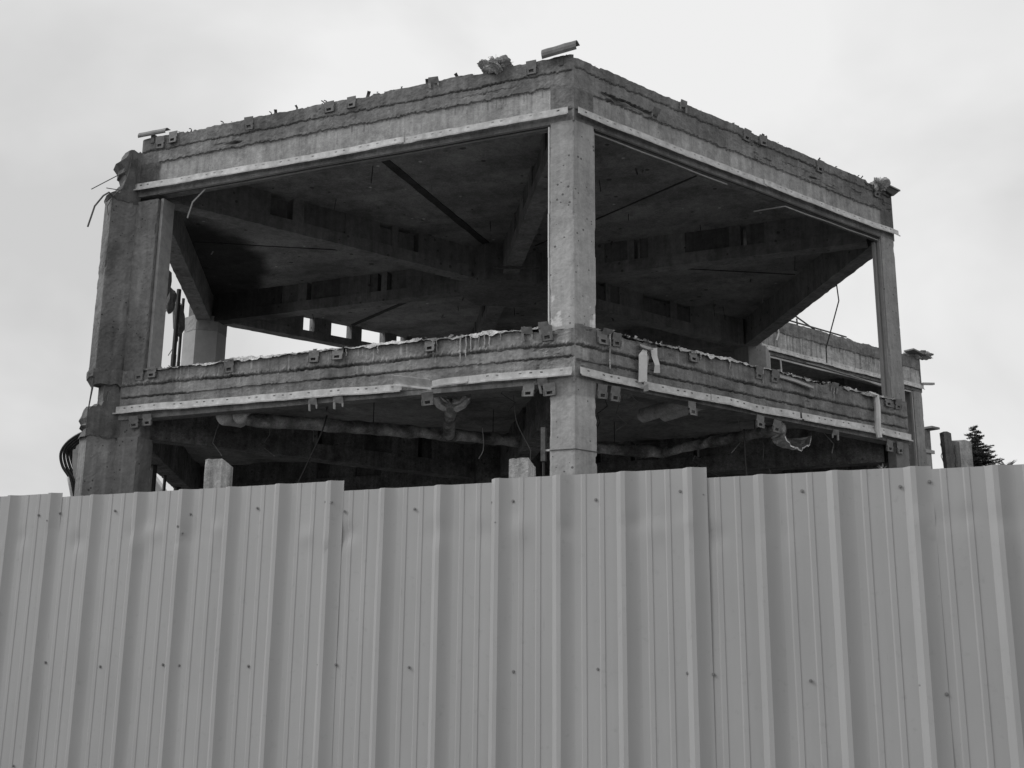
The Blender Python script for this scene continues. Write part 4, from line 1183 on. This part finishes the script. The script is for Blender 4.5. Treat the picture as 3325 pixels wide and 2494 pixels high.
# torn lining and wire ends hanging from the floor slab's underside
r3 = random.Random(21)
for k in range(9):
    f_ = r3.choice((0, 1)); e_, n_ = (eNL, nNL) if f_ == 0 else (eNR, nNR)
    s0_ = r3.uniform(.9, 6.2); d0_ = -r3.uniform(.35, 1.2); w_ = r3.uniform(.05, .16); h_ = r3.uniform(.12, .34)
    pr = []
    for j in range(5):
        q_ = j / 4; sw = r3.uniform(-.03, .03)
        pr.append((on(vN, e_, n_, s0_ - w_ * (1 - .6 * q_) + sw, FC + .03 - h_ * q_, d0_ + r3.uniform(-.04, .04)), on(vN, e_, n_, s0_ + w_ * (1 - .75 * q_) + sw, FC + .03 - h_ * q_ * r3.uniform(.75, 1), d0_ + r3.uniform(-.05, .05))))
    sheet('torn_lining', pr, r3.choice(('wrap', 'pipe', 'lining')), floor_, .008)
for k in range(12):
    f_ = r3.choice((0, 1)); e_, n_ = (eNL, nNL) if f_ == 0 else (eNR, nNR)
    s0_ = r3.uniform(.8, 6.4); d0_ = -r3.uniform(.4, 2.0); h_ = r3.uniform(.25, .9)
    mb = MB(); mb.tube([on(vN, e_, n_, s0_ + r3.uniform(-.05, .05) * j, FC + .02 - h_ * j / 4, d0_ + r3.uniform(-.05, .05)) for j in range(5)], .007, 4)
    mb.build('wire_end', M[r3.choice(('rust', 'rubber', 'trim'))], floor_)
# hanging cables
def smooth_line(pts, k=5):
    P_ = [Vector(p) for p in pts]; P_ = [P_[0] * 2 - P_[1]] + P_ + [P_[-1] * 2 - P_[-2]]; out = []
    for i in range(1, len(P_) - 2):
        a, b, c, d = P_[i - 1:i + 3]
        for j in range(k):
            t = j / k
            out.append(.5 * ((2 * b) + (c - a) * t + (2 * a - 5 * b + 4 * c - d) * t * t + (3 * b - a - 3 * c + d) * t ** 3))
    return out + [P_[-2]]
def cable(pts, r, label, mat='rubber'):
    pts = smooth_line(pts)
    mb = MB(); mb.tube(pts, r, 5); o = mb.build('hanging_cable', M[mat]); tag(o, label, 'cable')
    me = o.data; c = Vector(pts[0]); me.transform(Matrix.Translation(-c)); o.location = c
G = lambda s, z, d: T(s, z, d)
cable([G(3.9, 4.93, -.6), G(3.9, 4.5, -.6), G(3.92, 4.1, -.6), G(3.9, 3.7, -.6)], .012, 'straight black cable hanging below the right pipe end')
cable([G(3.3, 4.45, -1.0), G(3.22, 4.5, -1.0), G(3.2, 4.42, -1.0), G(3.3, 4.36, -1.0), G(3.5, 4.28, -1.0), G(3.9, 4.22, -1.0), G(4.4, 4.2, -1.0), G(5.4, 4.15, -.9)], .014, 'loose black cable looping low across the right lower bay')
cable([G(3.3, 4.36, -1.0), G(3.0, 4.2, -1.0), G(2.75, 4.0, -1.0)], .016, 'black cable end drooping left of the looped cable')
cable([U(1.05, 4.97, -.5), U(1.0, 4.6, -.5), U(.82, 4.25, -.5), U(.80, 4.15, -.5), U(.82, 3.8, -.5)], .006, 'thin knotted wire hanging left of the front corner column', 'rust')
cable([U(4.2, 5.0, -.9), U(4.3, 4.7, -.9), U(4.65, 4.0, -.9)], .013, 'dark slanting cable hanging between the left lagged pipe ends and the post', 'rubber')
cable([U(1.9, 4.75, -1.4), U(1.88, 4.45, -1.4), U(1.95, 4.3, -1.4)], .006, 'short pale wire dangling under the hanging stub pipe', 'trim')
o = empty('electric_conduit', tuple(U(.46, 4.0, -.05))); tag(o, 'narrow electric box and conduit fixed left of the front corner column', 'electric box')
mb = MB(); mb.box(U(.47, 4.2, -.12), eNL * .03, nNL * .03, Vector((0, 0, .22))); mb.build('box_body', M['rust'], o)
mb = MB(); mb.box(U(.41, 4.12, -.12), eNL * .06, nNL * .012, Vector((0, 0, .012))); mb.build('wall_clip', M['trim_light'], o)
mb = MB(); mb.tube([U(.47, 3.99, -.12), U(.47, 3.5, -.12), U(.47, .5, -.12)], .018, 6); mb.build('conduit', M['black'], o)

# ------------------------------------------------------------------ steel props in the left gap
for s_, z0_, z1_, r_, lb in ((4.75, FT - .1, ZB, .045, 'left of two thin dark props beside the plastered back column'), (5.35, FT - .1, ZB, .03, 'right of two thin dark props beside the plastered back column'),
                       (2.7, 0, FI, .06, 'thick dark prop in the lower gap behind the left corner column'), (3.9, 0, FI, .03, 'thinnest dark prop in the lower gap behind the left corner column'), (5.4, 0, FI, .07, 'dark prop nearest the bay in the lower left gap')):
    b = LBx(s_, -.06 if z0_ else .1, z0_); o = empty('steel_prop', tuple(b)); tag(o, lb, 'steel prop')
    mb = MB(); h = z1_ - z0_
    mb.tube([b, b + Vector((0, 0, h * .55))], r_ * 1.15, 8); mb.build('outer_tube', M['black'], o)
    mb = MB(); mb.tube([b + Vector((0, 0, h * .55)), b + Vector((0, 0, h))], r_, 8); mb.build('inner_tube', M['black'], o)
    mb = MB(); mb.box(b + Vector((0, 0, .01)), (r_ * 2, 0, 0), (0, r_ * 2, 0), (0, 0, .008)); mb.build('base_plate', M['black'], o)

# ------------------------------------------------------------------ fence of ribbed sheets
FP = Vector((-2.23218761, -15.18323808, 0)); FA = -0.53930785
eF_ = Vector((cos(FA), sin(FA), 0)); nF = Vector((eF_.y, -eF_.x, 0))
if nF.dot(CAM_P - FP) < 0: nF = -nF
FENCE = empty('sheet_metal_fence', tuple(FP)); tag(FENCE, 'light grey ribbed sheet metal hoarding across the foreground', 'fence')
PITCH = .3335
# one pitch of the profile: (position, height), centred on a rib at 0
PROF = [(-.034, 0), (-.002, .030), (.020, .030), (.084, 0, 'curve'), (.116, 0), (.123, .003), (.143, .003), (.147, 0), (.210, 0), (.217, .003), (.237, .003), (.241, 0)]
def fence_panel(k0, k1, top, lift, seed, name='panel'):
    """ribs k0..k1 (inclusive); flat runs between them"""
    prof = []
    for k in range(k0, k1 + 1):
        for row in PROF:
            p, h = row[0], row[1]
            if k == k0 and p < -.019 and False: continue
            if k == k1 and p > .09: continue
            prof.append(((k - 9) * PITCH + p, h, len(row) > 2))
    Z = np.concatenate([np.linspace(.08, .8, 6), np.linspace(.84, top, int((top - .84) / .03))])
    rr = random.Random(seed)
    v = []; f = []
    dents = [(rr.uniform(prof[0][0], prof[-1][0]), 2.24 + rr.uniform(-.05, .03) - (2.5 - top) * .8, rr.uniform(.03, .06), rr.uniform(.003, .008) * rr.choice((-1, 1))) for _ in range(7)]
    def P_(s, h, z):
        d = h + lift
        w = .005 * float(fbm(s * 2.1 + seed, z * .8, 2)) + .0022 * float(fbm(s * 9 + seed, z * 2.2, 2))
        for (ds_, dz_, r_, a_) in dents:
            q = ((s - ds_) / r_) ** 2 + ((z - dz_) / (r_ * 1.1)) ** 2
            if q < 6: w += a_ * math.exp(-q)
        return FP + eF_ * s + nF * (d + w) + Vector((0, 0, z))
    for (a, b) in zip(prof[:-1], prof[1:]):
        ln = b[0] - a[0]; m = (8 if b[2] else 2) if abs(a[1] - b[1]) > 1e-5 else max(1, int(ln / .02))
        o = len(v)
        for i in range(m + 1):
            t = i / m
            for z in Z: v.append(P_(a[0] + ln * t, (a[1] + (b[1] - a[1]) * t) if not b[2] else a[1] * (1 - t) ** 1.7, float(z)))
        nz = len(Z)
        for i in range(m):
            for j in range(nz - 1): f.append((o + i * nz + j, o + (i + 1) * nz + j, o + (i + 1) * nz + j + 1, o + i * nz + j + 1))
    me = make_mesh(name, v, f, M['fence'], True)
    ob = pobj(name, me, FENCE)
    return ob
panels = []
tops = [(-5, -2, 2.52), (-2, 1, 2.53), (1, 4, 2.505), (4, 7, 2.504), (7, 10, 2.448), (10, 13, 2.465), (13, 16, 2.415), (16, 19, 2.402), (19, 22, 2.42)]
for q, (a, b, tp) in enumerate(tops):
    lift = {1: .0024, 3: .0024, 5: .0048, 6: .0, 7: .0024}.get(q, .0)
    kb = b
    panels.append(((a, b), fence_panel(a, kb, tp, lift + .0003 * q, q + 1)))
# screws
def screw_mesh():
    mb = MB(); n = 8
    mb.tube([(0, 0, 0), (0, .002, 0), (0, .0021, 0)], [.0082, .0082, .0072], 10)
    mb.tube([(0, .002, 0), (0, .006, 0)], .0045, 6)
    return mb.mesh('screw', M['screw'])
SCM = screw_mesh()
SX, SY = eF_, nF
def screw(s, z, h=0.004):
    par = None
    for (a, b), ob in panels:
        if (a - 9) * PITCH - .001 <= s < (b - 9) * PITCH: par = ob
    if par is None: return
    o = bpy.data.objects.new('screw', SCM); COL.objects.link(o); o.parent = par
    o.matrix_local = Matrix.Translation(FP + eF_ * s + nF * h + Vector((0, 0, z))) @ Matrix(((SX.x, SY.x, 0), (SX.y, SY.y, 0), (0, 0, 1))).to_4x4()
for s, z in [(-2.583, 1.521), (-2.69, 1.52), (-2.165, 1.502), (-1.715, 1.518), (-1.60, 1.515), (-1.134, 1.517), (-.69, 1.53), (-.582, 1.531), (-.148, 1.523), (.31, 1.515), (.43, 1.51), (.866, 1.527), (1.30, 1.515), (1.42, 1.512), (1.853, 1.491), (2.31, 1.48), (2.41, 1.446),
             (-2.76, 2.40), (-2.59, 2.405), (-2.159, 2.402), (-1.683, 2.372), (-1.60, 2.36), (-1.139, 2.376), (-.691, 2.391), (-.57, 2.335), (-.142, 2.33), (.306, 2.345), (.42, 2.347), (.862, 2.335), (1.287, 2.356), (1.40, 2.335), (1.857, 2.331), (2.284, 2.33), (2.407, 2.346),
             (-3.1, 1.52), (-3.1, 2.4), (-2.75, .93)]:
    screw(s, z, .006)
for s, z in [(-2.66, 2.36), (-1.665, 2.29), (-1.63, 2.25), (-.64, 2.385), (.335, 2.24), (1.345, 2.345)]: screw(s, z, .029)

# ------------------------------------------------------------------ concrete posts behind the fence
def slant_post(c, w, h, drop, rot, label, seed):
    o = empty('concrete_post', tuple(c)); tag(o, label, 'post')
    ex = Vector((cos(rot), sin(rot), 0)); ey = Vector((-ex.y, ex.x, 0)); mb = MB(); r2 = random.Random(seed)
    n = 5; Z = [0, 1, 2, 2.6] + [h - .3, h - .12, h]
    ring = []
    pl = []
    for i in range(4):
        a = [(-1, -1), (1, -1), (1, 1), (-1, 1)][i]; b = [(-1, -1), (1, -1), (1, 1), (-1, 1)][(i + 1) % 4]
        for k in range(n): pl.append((a[0] + (b[0] - a[0]) * k / n, a[1] + (b[1] - a[1]) * k / n))
    m = len(pl)
    for zi, z in enumerate(Z):
        for (a, b) in pl:
            zz = z
            if zi >= len(Z) - 3: zz = z - max(0, drop * (a + 1) / 2)
            mb.v.append(c + ex * (a * w / 2 + r2.uniform(-.002, .002)) + ey * (b * w / 2 + r2.uniform(-.002, .002)) + Vector((0, 0, zz + (r2.uniform(-.008, .004) if zi == len(Z) - 1 else 0)))); mb.t.append(1 + r2.uniform(-.05, .05))
    for i in range(len(Z) - 1):
        for k in range(m): mb.f.append((i * m + k, i * m + (k + 1) % m, (i + 1) * m + (k + 1) % m, (i + 1) * m + k))
    mb.f.append(tuple((len(Z) - 1) * m + k for k in range(m)))
    mb.build('shaft', M['post'], o)
    return o
slant_post(Vector((-3.83, -11.42, 0)), .165, 3.155, .055, radians(62), 'pale slant-topped concrete post behind the fence, nearer the left corner column', 1)
slant_post(Vector((-1.42, -12.55, 0)), .16, 3.045, .05, radians(62), 'pale slant-topped concrete post just left of the front corner column', 2)

# demolished column stumps on the right
def stump(p, ax, w, d, h, lean, label, tint, seed):
    o = empty('column_stump', tuple(p)); tag(o, label, 'concrete stump')
    ay = Vector((-ax.y, ax.x, 0)); mb = MB(); r2 = random.Random(seed)
    rings = 10
    for i in range(rings + 1):
        z = h * i / rings
        for (a, b) in ((-1, -1), (0, -1), (1, -1), (1, 1), (0, 1), (-1, 1)):
            mb.v.append(p + ax * (a * w / 2 + lean * i / rings + r2.uniform(-.008, .008)) + ay * (b * d / 2 + r2.uniform(-.008, .008)) + Vector((0, 0, z + (r2.uniform(-.05, .05) if i == rings else 0)))); mb.t.append(tint + r2.uniform(-.05, .05))
    for i in range(rings):
        for k in range(6): mb.f.append((i * 6 + k, i * 6 + (k + 1) % 6, (i + 1) * 6 + (k + 1) % 6, (i + 1) * 6 + k))
    mb.f.append(tuple(rings * 6 + k for k in range(6)))
    mb.build('shaft', M['stump'], o)
    mb = MB(); q = p - ax * (w / 2) + ax * lean
    mb.tube([q + Vector((0, 0, h - .1)), q + ax * -.05 + Vector((0, 0, h - .3)), q + Vector((0, 0, h - .45)), q + ax * -.06 + Vector((0, 0, h - .6)), q + Vector((0, 0, h - .8))], .012, 4); mb.build('rebar', M['rust'], o)
def at_px(u, v, t):
    d = CAM_R * ((u * 1.503 - 1662.5) / 3668.72) - CAM_U * ((v * 1.503 - 1247) / 3668.72) + CAM_F
    return CAM_P + d * t
hr = Vector((CAM_R.x, CAM_R.y, 0)).normalized()
q = at_px(2043, 937, 30); stump(Vector((q.x, q.y, 0)) + hr * .26, hr, .20, .26, q.z, -.27 * 1.0, 'tall dark leaning concrete stump at the right, left of the paler stump', .65, 1)
q = at_px(2071, 956, 30.5); stump(Vector((q.x, q.y, 0)) + hr * .1, (hr * .9 + Vector((-.13, .4, 0))).normalized(), .46, .3, q.z, -.06, 'shorter pale concrete stump in front of the spruce', 1.8, 2)

# ------------------------------------------------------------------ spruce
def spruce():
    q = at_px(2104, 920, 60); base = Vector((q.x, q.y, 0)); H = q.z
    o = empty('spruce_tree', tuple(base)); tag(o, 'dark spruce top rising behind the right end of the fence', 'tree')
    r2 = random.Random(3)
    mb = MB(); mb.tube([base, base + Vector((0, 0, H * .5)), base + Vector((0, 0, H))], [.18, .1, .01], 7); mb.build('trunk', M['bark'], o)
    v = []; f = []
    def blade(p, d, ln, w):
        s = d.cross(Vector((r2.uniform(-1, 1), r2.uniform(-1, 1), r2.uniform(-1, 1)))).normalized() * w
        k = len(v); v.extend([p - s, p + s, p + d * ln]); f.append((k, k + 1, k + 2))
    def twig(p, d, ln, dens):
        n = max(3, int(ln * dens))
        for i in range(n):
            c = p + d * (ln * i / n)
            for _ in range(3):
                blade(c, (d * .7 + Vector((r2.uniform(-1, 1), r2.uniform(-1, 1), r2.uniform(-.5, .9)))).normalized(), r2.uniform(.06, .12), .017)
    z = 1.5
    while z < H - .05:
        dist = H - z; R = min(2.8, .16 + .55 * dist); near = z > H - 4.2
        k = r2.randint(7, 9) if near else 5
        for i in range(k):
            a = r2.uniform(0, 2 * pi); L_ = R * r2.uniform(.55, 1.15)
            d = Vector((cos(a), sin(a), r2.uniform(-.25, .45) if dist < 3 else r2.uniform(-.3, .1))).normalized()
            p = base + Vector((0, 0, z))
            twig(p, d, L_, 26 if near else 5)
            m = int(L_ / (.13 if near else .5))
            for j in range(1, m + 1):
                c = p + d * (L_ * j / (m + 1))
                for sgn in (-1, 1):
                    sd_ = (d * .8 + Vector((-d.y, d.x, 0)) * sgn * .8 + Vector((0, 0, r2.uniform(-.35, .15)))).normalized()
                    twig(c, sd_, (L_ - L_ * j / (m + 1)) * .5 + .06, 26 if near else 5)
        z += r2.uniform(.12, .2) if near else .5
    cr = pobj('crown', make_mesh('crown', v, f, M['needle']), o); cr['kind'] = 'stuff'
spruce()

# ------------------------------------------------------------------ weeds peeping over the fence
def weed(u, v_, t, label, seed, h=.12):
    q = at_px(u, v_, t); o = empty('weed_plant', (q.x, q.y, 0)); tag(o, label, 'weed'); r2 = random.Random(seed)
    mb = MB(); mb.tube([(q.x, q.y, 0), (q.x + .02, q.y, q.z * .6), (q.x, q.y, q.z)], [.008, .006, .002], 4); mb.build('stem', M['bark'], o)
    mb = MB()
    for k in range(26):
        p = Vector((q.x, q.y, q.z - r2.uniform(0, h))); a = r2.uniform(0, 2 * pi)
        d = Vector((cos(a), sin(a), r2.uniform(.1, .9))).normalized() * r2.uniform(.03, .08); s = d.cross(Vector((0, 0, 1))).normalized() * .008
        mb.add([p, p + d * .5 + s, p + d, p + d * .5 - s], [(0, 1, 2, 3)])
    mb.build('foliage', M['leaf'], o)['kind'] = 'stuff'
weed(1906, 1012, 8.5, 'tiny pale weed sprig above the fence left of the right corner column', 1, .1)
weed(2171, 1003, 5.6, 'tiny weed tip on the fence top near the right edge', 2, .03)

# ------------------------------------------------------------------ excavator behind the left column
def excavator():
    t = 31.0
    o = empty('excavator'); tag(o, 'excavator boom with black hoses showing behind the left corner column', 'excavator')
    hf = Vector((CAM_F.x, CAM_F.y, 0)).normalized()
    def X(u, v, dd=0): return at_px(u, v, t) + hf * dd
    def limb(name, pts, ws, th, mat):
        """pts: centre line pixels; ws: half widths in metres; box section"""
        C = [X(u, v) for u, v in pts]; mb = MB(); o_ = 0
        for i, c in enumerate(C):
            d = (C[min(i + 1, len(C) - 1)] - C[max(i - 1, 0)]).normalized(); up = hf.cross(d).normalized()
            for (a, b) in ((-1, -1), (1, -1), (1, 1), (-1, 1)): mb.v.append(c + up * ws[i] * a + hf * th / 2 * b); mb.t.append(1)
        for i in range(len(C) - 1):
            for k in range(4): mb.f.append((i * 4 + k, i * 4 + (k + 1) % 4, (i + 1) * 4 + (k + 1) % 4, (i + 1) * 4 + k))
        mb.f += [(3, 2, 1, 0), tuple((len(C) - 1) * 4 + k for k in range(4))]
        ob = mb.build(name, M[mat], o); md = ob.modifiers.new('b', 'BEVEL'); md.width = .03; md.segments = 2
        return ob
    boom = limb('boom', [(178, 978), (205, 965), (250, 980), (298, 1030), (345, 1092), (400, 1180)], [.16, .28, .36, .38, .36, .30], .55, 'paint')
    stick = limb('stick', [(172, 972), (177, 1000), (184, 1060), (196, 1160), (206, 1260)], [.12, .2, .24, .2, .14], .42, 'paint')
    for k in range(5):
        mb = MB(); q = k * 4.2
        pts = [(215, 930 + q * .5), (180, 944 + q * .6), (155, 962 + q * .8), (142 + q, 985), (146 + q * 1.3, 1012), (160 + q, 1035), (168 + q, 1062), (174 + q, 1090)]
        mb.tube(smooth_line([X(u, v, -.35 + .09 * k) for u, v in pts]), .042, 6); mb.build('hydraulic_hose', M['rubber'], o, True)
    for k in range(3):
        mb = MB(); mb.tube([X(292 + k * 4, 990 + k * 5, -.2 + k * .12), X(318 + k * 4, 1022 + k * 5, -.2 + k * .12), X(350 + k * 4, 1066 + k * 5, -.2 + k * .12)], .04, 6); mb.build('hydraulic_pipe', M['trim_light'], o, True)
    mb = MB(); mb.tube([X(182, 1026, -.3), X(186, 1082, -.3)], .075, 10); mb.build('cylinder', M['trim_light'], o, True)
    mb = MB(); mb.tube([X(181, 1000, -.3), X(182, 1026, -.3)], .04, 8); mb.build('piston_rod', M['screw'], o, True)
    mb = MB(); mb.tube([X(186, 975, -.4), X(186, 975, .4)], .14, 12); mb.build('pivot_pin', M['screw'], o)
    mb = MB(); mb.tube([X(158, 1035, -.4), X(162, 1050, -.4), X(175, 1120, -.4)], .035, 6); mb.build('hydraulic_pipe', M['trim_light'], o, True)
    # machine body on its tracks, hidden behind the fence from the camera
    b = X(420, 1200); b.z = 0
    hx = Vector((CAM_R.x, CAM_R.y, 0)).normalized(); Zv = Vector((0, 0, 1))
    def bx(name, c, a, d, h, mat):
        mb = MB(); mb.box(c, hx * a, hf * d, Zv * h); ob = mb.build(name, M[mat], o); md = ob.modifiers.new('b', 'BEVEL'); md.width = .08; md.segments = 2
    for s in (-1, 1): bx('track', b + hf * (s * 1.1) + hx * 1.2 + Zv * .45, 1.9, .28, .44, 'black')
    bx('upper_body', b + hx * 1.9 + Zv * 1.75, 1.7, 1.25, .65, 'paint'); bx('cab', b + hx * .9 + hf * -.8 + Zv * 2.6, .75, .5, .75, 'trim')
excavator()
